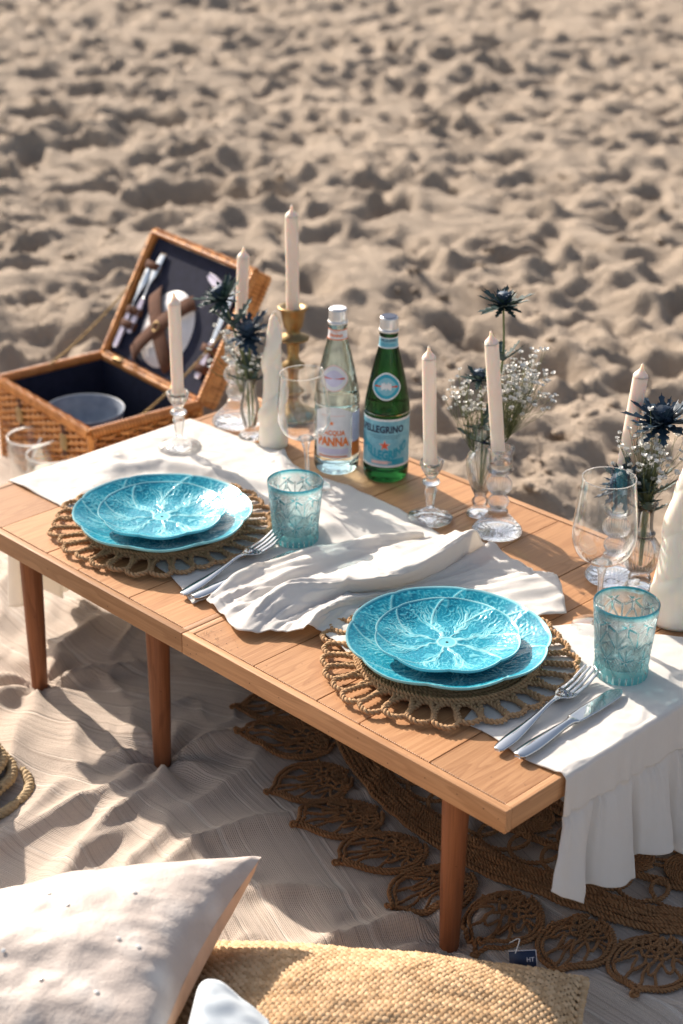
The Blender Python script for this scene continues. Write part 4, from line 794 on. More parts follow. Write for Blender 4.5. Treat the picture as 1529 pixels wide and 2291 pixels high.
# ================================================================== bud vases and flowers
def vase(label, x, y, kind, H):
    t = thing('bud_vase', label, 'vase', (x, y, TZ+.0005), (0, 0, 0), 'glass bud vases'); n = 30
    if kind == 'ribbed': p = [(.0001, .003), (.018, .0), (.0205, .003), (.013, .009), (.009, .013), (.012, .018), (.0125, .024), (.0090, .030), (.0130, .040), (.0200, .060), (.0235, .080), (.0225, .095), (.0150, .107), (.0108, .113), (.0125, .118), (.0098, .124), (.0100, .142), (.0128, .150)]
    elif kind == 'ball': p = [(.0001, .003), (.019, .0), (.0200, .004), (.0150, .011), (.0165, .015), (.0150, .020), (.0130, .024), (.0210, .034), (.0262, .049), (.0255, .062), (.0180, .076), (.0140, .081), (.0165, .086), (.0125, .092), (.0115, .112), (.0130, .125), (.0165, .132)]
    else: p = [(.0001, .003), (.019, .0), (.0200, .003), (.014, .009), (.0085, .015), (.0115, .024), (.0160, .042), (.0165, .056), (.0140, .068), (.0110, .085), (.0125, .100), (.0150, .109)]
    o_ = cr1(np.array(p), 4); o_[:, 0] = np.maximum(o_[:, 0], .0001); o_[:, 1] = np.maximum(o_[:, 1], 0); zi0 = .026 if kind == 'ball' else .032 if kind == 'ribbed' else .018
    i_ = o_[o_[:, 1] > zi0][::-1].copy(); i_[:, 0] -= .0018; i_ = np.r_[i_, [[.0001, zi0]]]
    prof = np.r_[o_, i_]; lo, hi = {'ribbed': (.040, .107), 'ball': (.028, .078), 'slim': (.2, .3)}[kind]; nout = len(o_)
    obj('body', MB().lathe(prof, 180, lambda th, i: (1+.03*np.cos(th*n)) if i < nout and lo < prof[i][1] < hi else 1+0*th), GL_VASE, t)
vase('slim glass bud vase of thistles beside the twisted candle at the hamper end', -.4359, .5165, 'slim', .107)
vase('ribbed glass bud vase with the tall thistle behind the leaning candle', .0296, .5684, 'ribbed', .150)
vase('round ribbed glass bud vase with blue thistles by the wine glass near the ruffle', .3430, .5478, 'ball', .132)
STEMG = m_noisy('thistle_stem', (.11, .14, .055), (.19, .22, .10), 60, .6); BRACT = m_noisy('thistle_bract', (.020, .045, .050), (.045, .085, .075), 70, .55, spec=.35); BRACT_B = m_noisy('thistle_bract_blue', (.014, .032, .058), (.032, .068, .105), 60, .5, spec=.4)
CONE = m_noisy('thistle_cone', (.018, .035, .070), (.06, .10, .15), 220, .6); GYPW = m_noisy('gypsophila_white', (.76, .75, .70), (.86, .85, .82), 120, .7); GYPS = m_noisy('gypsophila_stem', (.08, .10, .04), (.15, .17, .07), 60, .7)
def spiky_leaf(L, W, teeth=4, curl=.12):
    """a stiff leaf with saw teeth and a folded midrib"""
    mb = MB(); n = teeth*2+1; s = np.linspace(0, 1, n+1); w = W*np.sin(np.clip(s*.94+.06, 0, 1)*pi)**.6*(1-.55*s)
    for i in range(1, n): w[i] *= 1.30 if i % 2 else .52
    w[-1] = 0; zc = curl*L*s**2; sh = np.where(np.arange(n+1) % 2 == 1, .055*L, 0)
    mid = np.c_[s*L, 0*s, zc]; lf = np.c_[np.minimum(s*L+sh, L), w, zc+w*.35]; rt = np.c_[np.minimum(s*L+sh, L), -w, zc+w*.35]
    mb.grid(np.stack([lf, mid, rt], 1)); mb.grid(np.stack([lf, mid, rt], 1)-np.array([0, 0, .0006]), flip=True); return mb
LF = [mesh_of(spiky_leaf(.036*q, .0064*q, 4, c_), 'bract', BRACT, False) for q, c_ in ((1, .10), (.85, .18), (1.1, .05))]
LFB = [mesh_of(spiky_leaf(.040*q, .0066*q, 4, c_), 'bract', BRACT_B, False) for q, c_ in ((1, .10), (.85, .2), (1.12, .04))]
LFL = [mesh_of(spiky_leaf(.058*q, .0115*q, 5, c_), 'leaf', BRACT, False) for q, c_ in ((1, .15), (.8, .25))]
def cone_mesh():
    mb = MB(); R, Hh = .0082, .017; n = 90; prof = [(.0001, 0)]+[(R*math.sin(min(1, .25+q)*pi*.62)**.9, Hh*q) for q in np.linspace(0, .93, 9)]+[(.0001, Hh)]; mb.lathe(prof, 20)
    for k in range(n):
        q = (k+.5)/n; a_ = k*2.39996; r = R*math.sin(min(1, .25+q)*pi*.62)**.9; z = Hh*q*.96; d = np.array([math.cos(a_)*.9, math.sin(a_)*.9, .25+.5*q]); p = np.array([r*math.cos(a_)*.97, r*math.sin(a_)*.97, z]); mb.tube([p, p+d*.0014, p+d*.0024], [.0010, .0009, .0002], 5)
    return mesh_of(mb, 'flower_cone', CONE)
CONEM = cone_mesh()
def orient(o, d, roll=0.0): o.rotation_mode = 'QUATERNION'; o.rotation_quaternion = Vector(d).to_track_quat('X', 'Z') @ __import__('mathutils').Quaternion((1, 0, 0), roll)
def thistle(label, base, z0, mid, head, blue=False, s=1.0, leaves=(), face=None, nb=13):
    """base/head are (x, y) on the table and heights above it"""
    t = thing('thistle', label, 'flower', (base[0], base[1], TZ+z0), (0, 0, 0), 'blue thistles in the bud vases'); O = np.array([base[0], base[1], z0])
    P = [np.zeros(3)]+[np.array(q)-O for q in mid]+[np.array(head)-O]; path = smoothpath(P, 8); obj('stem', MB().tube(path, np.linspace(.0022, .0016, len(path)), 7), STEMG, t)
    hd = P[-1]; ax = Vector(face if face is not None else tuple(path[-1]-path[-4])).normalized(); q = ax.to_track_quat('Z', 'Y')
    c = link('flower_cone', CONEM, t, hd); c.rotation_mode = 'QUATERNION'; c.rotation_quaternion = q; c.scale = (s, s, s)
    for ring, (n, el, sc_) in enumerate(((nb, .30, 1.0), (nb-4, .75, .75), (nb-3, -.28, .85))):
        for k in range(n):
            a_ = 2*pi*(k+random.uniform(-.3, .3)+.5*ring)/n; e = el+random.uniform(-.22, .22); d = q @ Vector((math.cos(a_)*math.cos(e), math.sin(a_)*math.cos(e), math.sin(e)))
            o = link('bract', random.choice(LFB if blue else LF), t, hd); orient(o, d); z_ = s*sc_*random.uniform(.8, 1.15); o.scale = (z_, z_, z_)
    for f, a_, e, sc_ in leaves:
        p = path[int(f*(len(path)-1))]; o = link('leaf', random.choice(LFL), t, p); orient(o, (math.cos(a_)*math.cos(e), math.sin(a_)*math.cos(e), math.sin(e))); o.scale = (sc_,)*3
def whorl(f, sc_=.8, n=5, a0=0.): return [(f, a0+2*pi*k/n+random.uniform(-.3, .3), random.uniform(.1, .8), sc_*random.uniform(.8, 1.15)) for k in range(n)]
bb_ = (-.4359, .5165)
thistle('grey green thistle reaching left in front of the hamper lid', bb_, .02, [(-.440, .512, .12), (-.452, .499, .19)], (-.4646, .4879, .243), False, 1.35, whorl(.72, .95, 4), (-.3, -.35, .75))
thistle('dark blue thistle low in the slim vase beside the twisted candle', (-.432, .520), .02, [(-.433, .519, .10)], (-.4369, .5155, .183), True, 1.30, whorl(.66, 1.0, 7)+whorl(.5, .9, 5, .6), (.25, -.3, .8))
thistle('tallest thistle rising above the gypsophila behind the leaning candle', (.0310, .5690), .045, [(.036, .575, .15), (.046, .584, .25)], (.0435, .5822, .334), False, 1.2, whorl(.70, .85, 6), (0.05, -.05, 1))
thistle('short thistle with a blue cone left of the leaning candle', (.0290, .5675), .045, [(.0285, .567, .13)], (.0231, .5619, .219), False, .95, whorl(.45, .85, 6, .4)+whorl(.6, .7, 3), (-.1, -.1, 1), 8)
thistle('large dark blue thistle highest in the round vase near the ruffle', (.3430, .5478), .035, [(.345, .550, .13)], (.351, .5556, .250), True, 1.42, whorl(.62, .9, 6)+whorl(.45, .8, 5, .5), (.02, -.12, 1), 15)
thistle('dark thistle drooping left over the wine glass rim near the ruffle', (.3420, .5470), .035, [(.340, .545, .12), (.331, .536, .155)], (.3205, .5253, .158), True, 1.2, whorl(.6, .95, 7, .3)+whorl(.45, .8, 4), (-.5, -.5, .45))
def gyp(label, base, z0, centre, spread, n, seed):
    rs = np.random.RandomState(seed); t = thing('gypsophila_sprig', label, 'flower', (base[0], base[1], TZ+z0), (0, 0, 0), 'white gypsophila sprigs'); O = np.array([base[0], base[1], z0]); C_ = np.array(centre)-O
    st_ = MB(); fl = MB(); hub = [C_*.55+rs.normal(0, .010, 3) for _ in range(6)]
    for h in hub: st_.tube(smoothpath([np.zeros(3), C_*.3+h*.05, h], 5), .0007, 4)
    for k in range(n):
        p = C_+rs.normal(0, 1, 3)*np.array(spread); h = hub[rs.randint(6)]; m_ = h*.45+p*.55+rs.normal(0, .005, 3); m_[2] -= .004
        st_.tube(smoothpath([h, m_, p], 4), .00032, 3, caps=False); r = rs.uniform(.0030, .0050)
        for q in range(9):       # little ruffled double blossoms
            a_ = q*2.4+rs.rand(); d = np.array([math.cos(a_)*.8, math.sin(a_)*.8, rs.uniform(.0, .9)]); u = np.cross(d, [.3, .2, 1]); u /= np.linalg.norm(u); w_ = np.cross(d, u)
            c0 = p+d*r*.25; fl.add([c0-u*r*.5, p+d*r*.9-u*r*.62+w_*r*.2, p+d*r*1.15, p+d*r*.9+u*r*.62-w_*r*.2, c0+u*r*.5], [(0, 1, 2, 3, 4)])
    tag(obj('twigs', st_, GYPS, t), kind='stuff'); tag(obj('blossoms', fl, GYPW, t, smooth=False), kind='stuff')
gyp('white gypsophila spreading right of the leaning candle in the ribbed vase', (.031, .570), .05, (.066, .604, .212), (.022, .022, .020), 190, 1)
gyp('white gypsophila spilling left under the short thistle in the ribbed vase', (.028, .566), .05, (.010, .550, .195), (.022, .018, .020), 60, 2)
gyp('white gypsophila behind the thistles in the slim vase at the hamper end', (-.436, .517), .03, (-.446, .506, .150), (.026, .024, .018), 55, 3)
gyp('white gypsophila around the large blue thistle in the round vase near the ruffle', (.343, .548), .045, (.340, .543, .212), (.028, .024, .024), 120, 4)
# ================================================================== wicker hamper
WICK1 = m_noisy('wicker', (.36, .125, .028), (.74, .34, .110), 50, .42, .2, .001, spec=.45, island=.7); NAVY = m_noisy('navy_lining', (.006, .009, .026), (.012, .016, .042), 60, .95, .2, .001)
LEATH = m_noisy('brown_leather', (.075, .028, .014), (.12, .048, .025), 60, .9, .15, .0006); PORC = m_plain('white_porcelain', (.70, .69, .70), .2); IVH = m_plain('ivory_handle', (.62, .58, .72), .35)
hA = np.array([-.835, .478]); hu = np.array([.108, .994]); hu /= np.linalg.norm(hu); hv = np.array([-hu[1], hu[0]])     # hu: short side, hv: long side
HW, HD, HH = .244, .350, .180
hang_ = math.atan2(hv[1], hv[0])
# local frame: x along the long side (away from the table), y along the short side, origin at the near corner
ham = thing('wicker_hamper', 'open wicker picnic hamper with navy lining on the sand beyond the table end', 'picnic basket', (hA[0], hA[1], 0), (0, 0, hang_))
ham.rotation_euler = (0, 0, hang_)
def to_h(x, y, z): return np.array([x, -y, z])       # the short side runs to the right of the long side
def weave(p0, ux, L, H, nrm, z0=0.0, step=.0070, stake=.020, seed=0):
    mb = MB(); rows = int(H/step); ns = int(L/stake); t = np.linspace(0, 1, ns*4+1)
    for r in range(rows):
        ph = (r % 2)*pi; P = p0+np.outer(t*L, ux)+np.outer(.0042*np.cos(t*ns*pi+ph), nrm); P[:, 2] += z0+(r+.5)*step+np.random.uniform(-.0004, .0004, len(t)); mb.tube(P, step*.46*np.random.uniform(.9, 1.05), 5, caps=False)
    for k in range(ns+1): mb.tube([p0+ux*(k/ns*L)+[0, 0, z0], p0+ux*(k/ns*L)+[0, 0, z0+H]], .0022, 5)
    return mb
def wrap_rim(path, r=.0118, pitch=.0075):
    mb = MB(); P = resample(path, .004); N_, B_2 = frames(P); mb.tube(P, r*.8, 8); L = np.r_[0, np.cumsum(np.linalg.norm(np.diff(P, axis=0), axis=1))]
    Pf = resample(path, .0011); Nf, Bf = frames(Pf); Lf = np.r_[0, np.cumsum(np.linalg.norm(np.diff(Pf, axis=0), axis=1))]; a_ = Lf*2*pi/pitch
    mb.tube(Pf+r*.82*(np.cos(a_)[:, None]*Nf+np.sin(a_)[:, None]*Bf), .0023, 4, caps=False); return mb
ex, ey = np.array([1., 0, 0]), np.array([0, -1., 0])
tag(obj('woven_side', weave(np.zeros(3), ey, HW, HH-.006, ex), WICK1, ham), kind='stuff'); tag(obj('woven_front', weave(np.zeros(3), ex, HD, HH-.006, ey), WICK1, ham), kind='stuff')
tag(obj('woven_back', weave(to_h(0, HW, 0), ex, HD, HH-.006, ey), WICK1, ham), kind='stuff'); tag(obj('woven_side', weave(to_h(HD, 0, 0), ey, HW, HH-.006, ex), WICK1, ham), kind='stuff')
corner = [to_h(0, 0, HH), to_h(0, HW, HH), to_h(HD, HW, HH), to_h(HD, 0, HH)]
for i in range(4): obj('rim', wrap_rim([corner[i], corner[(i+1) % 4]]), WICK1, ham)
for x_, y_ in ((0, 0), (HD, 0), (0, HW), (HD, HW)): obj('corner_post', MB().tube([to_h(x_, y_, 0), to_h(x_, y_, HH)], .0065, 8), WICK1, ham)
g_ = .013; lin = MB()
def quad(mb, a, b_, c, d, n=8):
    u = np.linspace(0, 1, n); U, V = np.meshgrid(u, u, indexing='ij'); a, b_, c, d = map(np.array, (a, b_, c, d)); G = a*((1-U)*(1-V))[..., None]+b_*(U*(1-V))[..., None]+c*(U*V)[..., None]+d*((1-U)*V)[..., None]; mb.grid(G)
c2 = [(g_, g_), (HD-g_, g_), (HD-g_, HW-g_), (g_, HW-g_)]
for i in range(4): a_, b_ = c2[i], c2[(i+1) % 4]; quad(lin, to_h(*a_, .012), to_h(*b_, .012), to_h(*b_, HH-.004), to_h(*a_, HH-.004))
quad(lin, to_h(*c2[0], .012), to_h(*c2[1], .012), to_h(*c2[2], .012), to_h(*c2[3], .012)); obj('lining', lin, NAVY, ham)
for y_ in (.07, .18): # buckle straps on the long front wall
    pass
STEELW = M_STEEL
for x_ in (.09, .26):
    obj('buckle', MB().box(x_-.012, x_+.012, .0045, .0085, .120, .150, .002), BRASS, ham); obj('closing_strap', MB().box(x_-.009, x_+.009, .0038, .0060, .105, .176, .001), LEATH, ham)
# lid, leaning back on its hinges along the far short... long edge
lid_t = math.radians(60)
E_o = np.array(to_h(0, HW, HH+.004)); lx = ex; ly = np.array([0, -math.cos(lid_t), math.sin(lid_t)]); lz = np.array([0, math.sin(lid_t), math.cos(lid_t)])*1.0
def LD(x, y, z): return E_o+lx*x+ly*y+lz*z
LH = .272
def lid_weave(n_r, z):
    mb = MB(); rows = int(LH/.0055); ns = 20; t = np.linspace(0, 1, ns*4+1)
    for r in range(rows): mb.tube(np.array([LD(q*HD, (r+.5)*.0055, z+.0022*math.cos(q*ns*pi+(r % 2)*pi)) for q in t]), .0029, 4, caps=False)
    return mb
tag(obj('lid_back', lid_weave(0, -.042), WICK1, ham), kind='stuff')
lc_ = [LD(0, 0, .0), LD(HD, 0, .0), LD(HD, LH, .0), LD(0, LH, .0)]
for i in range(4):
    obj('lid_rim', wrap_rim([lc_[i], lc_[(i+1) % 4]], .0085), WICK1, ham)
    P0, P1 = lc_[i], lc_[(i+1) % 4]; mb = MB()
    for q in (-.006, -.014, -.022, -.030, -.038): mb.tube([P0+lz*q, P1+lz*q], .0045, 6)
    nn = int(np.linalg.norm(P1-P0)/.008)
    for k in range(nn): p = P0+(P1-P0)*(k+.5)/nn; mb.tube([p+lz*.009, p-lz*.042], .0046, 5)
    tag(obj('lid_wrap', mb, WICK1, ham), kind='stuff')
li_ = MB(); m_ = .010; quad(li_, LD(m_, m_, -.006), LD(HD-m_, m_, -.006), LD(HD-m_, LH-m_, -.006), LD(m_, LH-m_, -.006)); obj('lid_lining', li_, NAVY, ham)
obj('hinge', MB().box(.06, .09, -HW-.006, -HW+.010, HH-.004, HH+.012, .002), BRASS, ham); obj('hinge', MB().box(.27, .30, -HW-.006, -HW+.010, HH-.004, HH+.012, .002), BRASS, ham)
def chain(a, b_, sag):
    mb = MB(); t = np.linspace(0, 1, 60); P = np.outer(1-t, a)+np.outer(t, b_); P[:, 2] -= sag*np.sin(t*pi); Q = resample(P, .0072); N_, B_3 = frames(Q); T_ = np.cross(N_, B_3)
    for k in range(len(Q)):
        u, v = (N_[k], T_[k]) if k % 2 else (B_3[k], T_[k]); a_ = np.arange(8)*2*pi/8; mb.tube(Q[k]+np.outer(np.cos(a_)*.0030, u)+np.outer(np.sin(a_)*.0052, v), .0010, 4, closed=True)
    return mb
obj('chain', chain(LD(HD-.004, .155, .006), to_h(HD-.004, .10, HH), .010), BRASS, ham); obj('chain', chain(LD(.004, .155, .006), to_h(.004, .10, HH), .010), BRASS, ham)
# straps crossing over the plates in the lid
def strap(p, q, w, z, bow, n=24):
    t = np.linspace(0, 1, n); d = np.array(q)-np.array(p); d = d/np.linalg.norm(d); nn = np.array([-d[1], d[0]]); G = []
    for s_ in t:
        c = np.array(p)*(1-s_)+np.array(q)*s_; h = z+bow*math.sin(s_*pi)**.5; G.append([LD(*(c+nn*w), h), LD(*(c+nn*w*.9), h+.0016), LD(*(c-nn*w*.9), h+.0016), LD(*(c-nn*w), h)])
    return MB().grid(np.array(G))
pc = (.200, .096); 
for da in (.75, 2.25): dd = np.array([math.cos(da), math.sin(da)])*.097; obj('plate_strap', strap(np.array(pc)-dd, np.array(pc)+dd, .0185, -.004, .017 if da < 1 else .0185), LEATH, ham)
obj('strap_buckle', MB().tube(np.array([LD(pc[0]+.010*math.cos(a_), pc[1]+.010*math.sin(a_), .0165) for a_ in np.arange(10)*2*pi/10]), .0016, 5, closed=True), BRASS, ham)
for y_ in (.075, .105, .205): obj('cutlery_loop', strap((HD-.066, y_), (HD-.012, y_), .008, -.004, .012, 12), LEATH, ham)
for y_ in (.06, .1): obj('cutlery_loop', strap((.014, y_), (.062, y_), .008, -.004, .012, 12), LEATH, ham)
HM = Matrix.Translation((hA[0], hA[1], 0)) @ Matrix.Rotation(hang_, 4, 'Z')
def in_lid(o, x, y, z, rz=0):
    Rm = Matrix(((lx[0], ly[0], lz[0]), (lx[1], ly[1], lz[1]), (lx[2], ly[2], lz[2])))
    if Rm.determinant() < 0: Rm = Matrix(((lx[0], ly[0], -lz[0]), (lx[1], ly[1], -lz[1]), (lx[2], ly[2], -lz[2])))
    o.matrix_world = HM @ Matrix.Translation(LD(x, y, z).tolist()) @ Rm.to_4x4() @ Matrix.Rotation(rz, 4, 'Z')
LSGN = 1 if np.dot(np.cross(lx, ly), lz) > 0 else -1
for k, lab in enumerate(('white plate strapped in the hamper lid, the hidden one underneath', 'white plate strapped on top in the hamper lid')):
    pm = MB().lathe([(.0001, .0), (.055, .0), (.062, .003), (.089, .011), (.0910, .0125), (.0890, .0135), (.062, .0055), (.055, .003), (.0001, .003)], 64); o = tag(obj('picnic_plate', pm, PORC), lab, 'plate', 'white plates in the hamper lid'); in_lid(o, pc[0]-.008*k, pc[1]+.004*k, -.005+.0075*k)
def lid_tool(name, label, x, y, kind, rz=pi/2):
    t = thing(name, label, name.split('_')[-1], group='cutlery strapped in the hamper lid'); h = MB(); strip(h, [(0, .004, 0, .002), (.01, .0062, 0, .003), (.06, .0058, 0, .003), (.075, .0045, 0, .002)], .005)
    e = MB(); obj('handle', h, IVH, t)
    if kind == 'spoon': strip(e, [(.0752, .0025, 0, 0), (.11, .0022, 0, 0), (.125, .006, .001, -.001), (.145, .013, .002, -.004), (.165, .012, .002, -.004), (.178, .004, .002, -.001)], .0018)
    elif kind == 'knife': strip(e, [(.0752, .0055, 0, 0), (.11, .008, 0, 0), (.16, .0085, 0, 0), (.185, .003, 0, 0)], .0015)
    else: strip(e, [(.0752, .0025, 0, 0), (.11, .0025, 0, 0), (.125, .009, .001, -.002), (.14, .0105, .001, -.002), (.178, .0095, .004, -.001)], .0018)
    obj('blade' if kind == 'knife' else 'head', e, M_STEEL, t); in_lid(t, x, y, .002, 0); return t
lid_tool('lid_spoon', 'ivory handled spoon strapped at the outer edge of the hamper lid', HD-.030, .022, 'spoon'); lid_tool('lid_fork', 'ivory handled fork strapped beside the spoon in the hamper lid', HD-.055, .060, 'fork')
lid_tool('lid_knife', 'ivory handled knife strapped at the thistle side of the hamper lid', .035, .040, 'knife')
cs = thing('corkscrew', 'ivory handled corkscrew strapped in the top corner of the hamper lid', 'corkscrew'); hmb = MB(); strip(hmb, [(-.035, .004, 0, .003), (-.02, .008, 0, .005), (.02, .008, 0, .005), (.035, .004, 0, .003)], .009)
for V in hmb.V: V[:] = V[:, [1, 0, 2]]
obj('handle', hmb, IVH, cs); a_ = np.linspace(0, 6*2*pi, 80); obj('screw', MB().tube(np.c_[.004*np.cos(a_), -.012-.045*np.linspace(0, 1, 80), .004*np.sin(a_)], .0012, 5), M_STEEL, cs); obj('collar', MB().tube([(0, -.004, 0), (0, -.014, 0)], .004, 8), BRASS, cs); in_lid(cs, .085, .222, .006, .3)
BOWL = m_noisy('grey_bowl', (.16, .19, .24), (.24, .28, .34), 50, .4)
w = lambda x, y: (HM @ Vector(to_h(x, y, 0))).to_tuple()[:2]
p = w(.165, .085); tag(obj('serving_bowl', MB().lathe([(.0001, 0), (.028, 0), (.03, .004), (.055, .022), (.074, .050), (.079, .072), (.0775, .0735), (.0755, .072), (.070, .050), (.052, .026), (.02, .008), (.0001, .007)], 64), BOWL, None, (p[0], p[1], .085)), 'grey blue bowl lying inside the open hamper', 'bowl')
p = w(.06, .16); tag(obj('dark_cup', MB().lathe([(.0001, 0), (.026, 0), (.03, .005), (.033, .06), (.032, .062), (.030, .06), (.027, .008), (.0001, .007)], 40), m_plain('smoked_glass', (.03, .035, .045), .1), None, (p[0], p[1], .085)), 'dark glossy cup inside the hamper at the table side', 'cup')
p = w(.18, .12); tag(obj('folded_cloth', MB().box(-.15, .15, -.09, .09, 0, .070, .012), NAVY, None, (p[0], p[1], .0128), (0, 0, hang_)), 'dark navy cloth packed in the bottom of the hamper', 'cloth')
# glass cylinders on the blanket
def cyl(label, x, y, z, R, H):
    t = thing('hurricane_glass', label, 'glass', (x, y, z), (0, 0, 0), 'glass cylinders by the hamper'); obj('body', MB().lathe([(.0001, 0), (R, 0), (R, H), (R-.0012, H+.0008), (R-.0024, H), (R-.0024, .006), (.0001, .006)], 64), GL_THIN, t)
    a_ = np.arange(64)*2*pi/64; obj('rim', MB().tube(np.c_[(R-.001)*np.cos(a_), (R-.001)*np.sin(a_), np.full(64, H)], .0020, 6, closed=True), GL_RIM, t)
cyl('taller clear glass cylinder beside the hamper at the table end', -1.012, .4705, .012, .0490, .112); cyl('shorter clear glass cylinder with a white candle nearest the table end', -.945, .4650, .012, .0480, .098)
tag(obj('pillar_candle', MB().lathe([(.0001, 0), (.036, 0), (.037, .004), (.037, .055), (.034, .060), (.0001, .058)], 40), WAXP, None, (-.945, .4650, .0185)), 'white pillar candle inside the shorter glass cylinder', 'candle')
sp = MB(); strip(sp, [(0, .004, 0, .001), (.05, .006, 0, .001), (.09, .005, 0, .001), (.10, .009, 0, -.001), (.125, .012, .001, -.003), (.14, .006, .001, -.001)], .002); o = obj('white_spoon', sp, PORC, None, (-1.040, .4605, .020), (1.15, 0, -.45)); tag(o, 'white spoon standing in the taller glass cylinder', 'spoon')

# ================================================================== cushions
def cushion_grid(A, B, C, D, thick, n=90, p=.42, seed=0):
    """soft four-cornered cushion from its corner points (A B C D in order), two puffed faces"""
    A, B, C, D = map(np.array, (A, B, C, D)); u = np.linspace(0, 1, n); U, V = np.meshgrid(u, u, indexing='ij')
    # sides bow inwards between the corners
    su = .035*np.sin(U*pi); sv = .035*np.sin(V*pi); U2 = U+(1-2*U)*sv; V2 = V+(1-2*V)*su
    base = A*((1-U2)*(1-V2))[..., None]+B*(U2*(1-V2))[..., None]+C*(U2*V2)[..., None]+D*((1-U2)*V2)[..., None]
    nrm = np.cross(B-A, D-A); nrm = nrm/np.linalg.norm(nrm); prof = (np.sin(U*pi)*np.sin(V*pi)); prof = np.clip(prof, 0, 1)**p
    wr = 1+.05*fbm(U*6, V*6, 2, 60+seed); return base, nrm, prof*thick*wr, U, V
m, nt, b = new_mat('ivory_embroidery'); v = coords(nt); vo = N(nt, 'TexVoronoi', {'Vector': v, 'Scale': 24}, feature='F1'); wv = N(nt, 'TexWave', {'Vector': v, 'Scale': 60, 'Distortion': 8, 'Detail': 2}); n1 = noise(nt, v, 22, 3)
leafm = ramp(nt, math_(nt, 'ADD', vo.outputs['Distance'], math_(nt, 'MULTIPLY', n1, .9)), [(.45, (1, 1, 1)), (1.0, (0, 0, 0))])
nt.links.new(mixc(nt, leafm, (.50, .425, .375), (.68, .61, .55)), b.inputs['Base Color']); b.inputs['Roughness'].default_value = .6; b.inputs['Sheen Weight'].default_value = .3
bump(nt, b, math_(nt, 'ADD', math_(nt, 'MULTIPLY', leafm, 1.5), math_(nt, 'MULTIPLY', noise(nt, v, 130, 3, .7), .9)), .45, .0022); M_EMB = m
M_PEACH = m_plain('peach_backing', (.66, .45, .32), .8)
T_, R2 = np.array([.340, -.168, .192]), np.array([.497, -.460, .170]); L1 = np.array([-.01, -.47, .035]); L2 = L1+R2-T_
base, nrm, th, U, V = cushion_grid(T_, L1, L2, R2, .100, 110, .42, 1)
if nrm[2] < 0: nrm = -nrm
pc_ = base.mean((0, 1)); pil = thing('cushion', 'ivory embroidered cushion with small mirror sequins and a peach back', 'cushion', tuple(pc_))
G = base+nrm*th[..., None]; G[..., 2] += .0022*fbm(U*9, V*9, 2, 71); obj('front', MB().grid(G-pc_), M_EMB, pil); obj('back', MB().grid(base-nrm*(th*.9)[..., None]-pc_, flip=True), M_PEACH, pil)
SEQ = m_plain('mirror_sequin', (.72, .72, .70), .15, .35)
for i, j in [(random.randrange(8, 80), random.randrange(8, 98)) for _ in range(11)]:
    p0 = G[i, j]; q = Vector(np.cross(G[i+1, j]-p0, G[i, j+1]-p0).tolist()).normalized(); 
    if q.z < 0: q = -q
    a_ = np.arange(12)*2*pi/12; o = obj('sequin', MB().add(np.r_[np.c_[.0027*np.cos(a_), .0027*np.sin(a_), 0*a_], [[0, 0, .0008]]], [(k, (k+1) % 12, 12) for k in range(12)]), SEQ, pil, tuple(p0-pc_+np.array(q)*.0012)); o.rotation_mode = 'QUATERNION'; o.rotation_quaternion = q.to_track_quat('Z', 'Y')
# jute cushion
JUTE = m_jute('pale_jute', (.47, .285, .145), (.72, .50, .30), 60, .75, .6); JUTE_D = m_jute('jute_back', (.24, .16, .085), (.36, .25, .14), 60, .9)
Aj, Bj = np.array([.285, -.243, .074]), np.array([.645, .062, .060]); dj = np.array([.627, -.779, 0.])*.33; Cj, Dj = Bj+dj, Aj+dj
base, nrm, th, U, V = cushion_grid(Aj, Bj, Cj, Dj, .076, 60, .40, 2)
if nrm[2] < 0: nrm = -nrm
pj = base.mean((0, 1)); pj[2] = 0; jc = thing('cushion', 'woven natural jute cushion lying in front of the table', 'cushion', tuple(pj))
top = base+nrm*th[..., None]; obj('back', MB().grid(base-nrm*(th*.85)[..., None]-pj, flip=True), JUTE_D, jc); obj('front', MB().grid(top-nrm*.004-pj), JUTE_D, jc)
kn = MB(); rows = 50; cols = 58; S4 = np.array([[math.cos(a_), math.sin(a_)] for a_ in np.arange(5)*2*pi/5])
def surf(a, b_): 
    i = np.clip(a*59, 0, 58.999); j = np.clip(b_*59, 0, 58.999); i0, j0 = int(i), int(j); fi_, fj = i-i0, j-j0
    return top[i0, j0]*(1-fi_)*(1-fj)+top[i0+1, j0]*fi_*(1-fj)+top[i0, j0+1]*(1-fi_)*fj+top[i0+1, j0+1]*fi_*fj
for r in range(rows):
    v_ = (r+.5)/rows
    for c in range(cols):
        u_ = (c+.5+(.5 if r % 2 else 0))/cols
        if u_ > .995: continue
        p0 = surf(u_, v_); du = surf(min(u_+.01, 1), v_)-surf(max(u_-.01, 0), v_); du /= np.linalg.norm(du)+1e-9; dv = surf(u_, min(v_+.01, 1))-surf(u_, max(v_-.01, 0)); dv /= np.linalg.norm(dv)+1e-9; nn = np.cross(du, dv); nn = nn if nn[2] > 0 else -nn
        q = random.uniform(.85, 1.15); a_ = du*.0052*q+dv*.0016*(1 if r % 2 else -1); w_ = dv*.0037*q
        kn.add([p0-a_*1.05-nn*.001, p0-a_*.5+w_+nn*.0012, p0+a_*.5+w_+nn*.0012, p0+a_*1.05-nn*.001, p0+a_*.5-w_+nn*.0012, p0-a_*.5-w_+nn*.0012, p0-a_*.45+nn*.0046*q, p0+a_*.45+nn*.0036*q], [(0, 1, 6), (1, 2, 7, 6), (2, 3, 7), (3, 4, 7), (4, 5, 6, 7), (5, 0, 6)])
for V_ in kn.V: V_ -= pj
tag(obj('woven_knots', kn, JUTE, jc), kind='stuff')
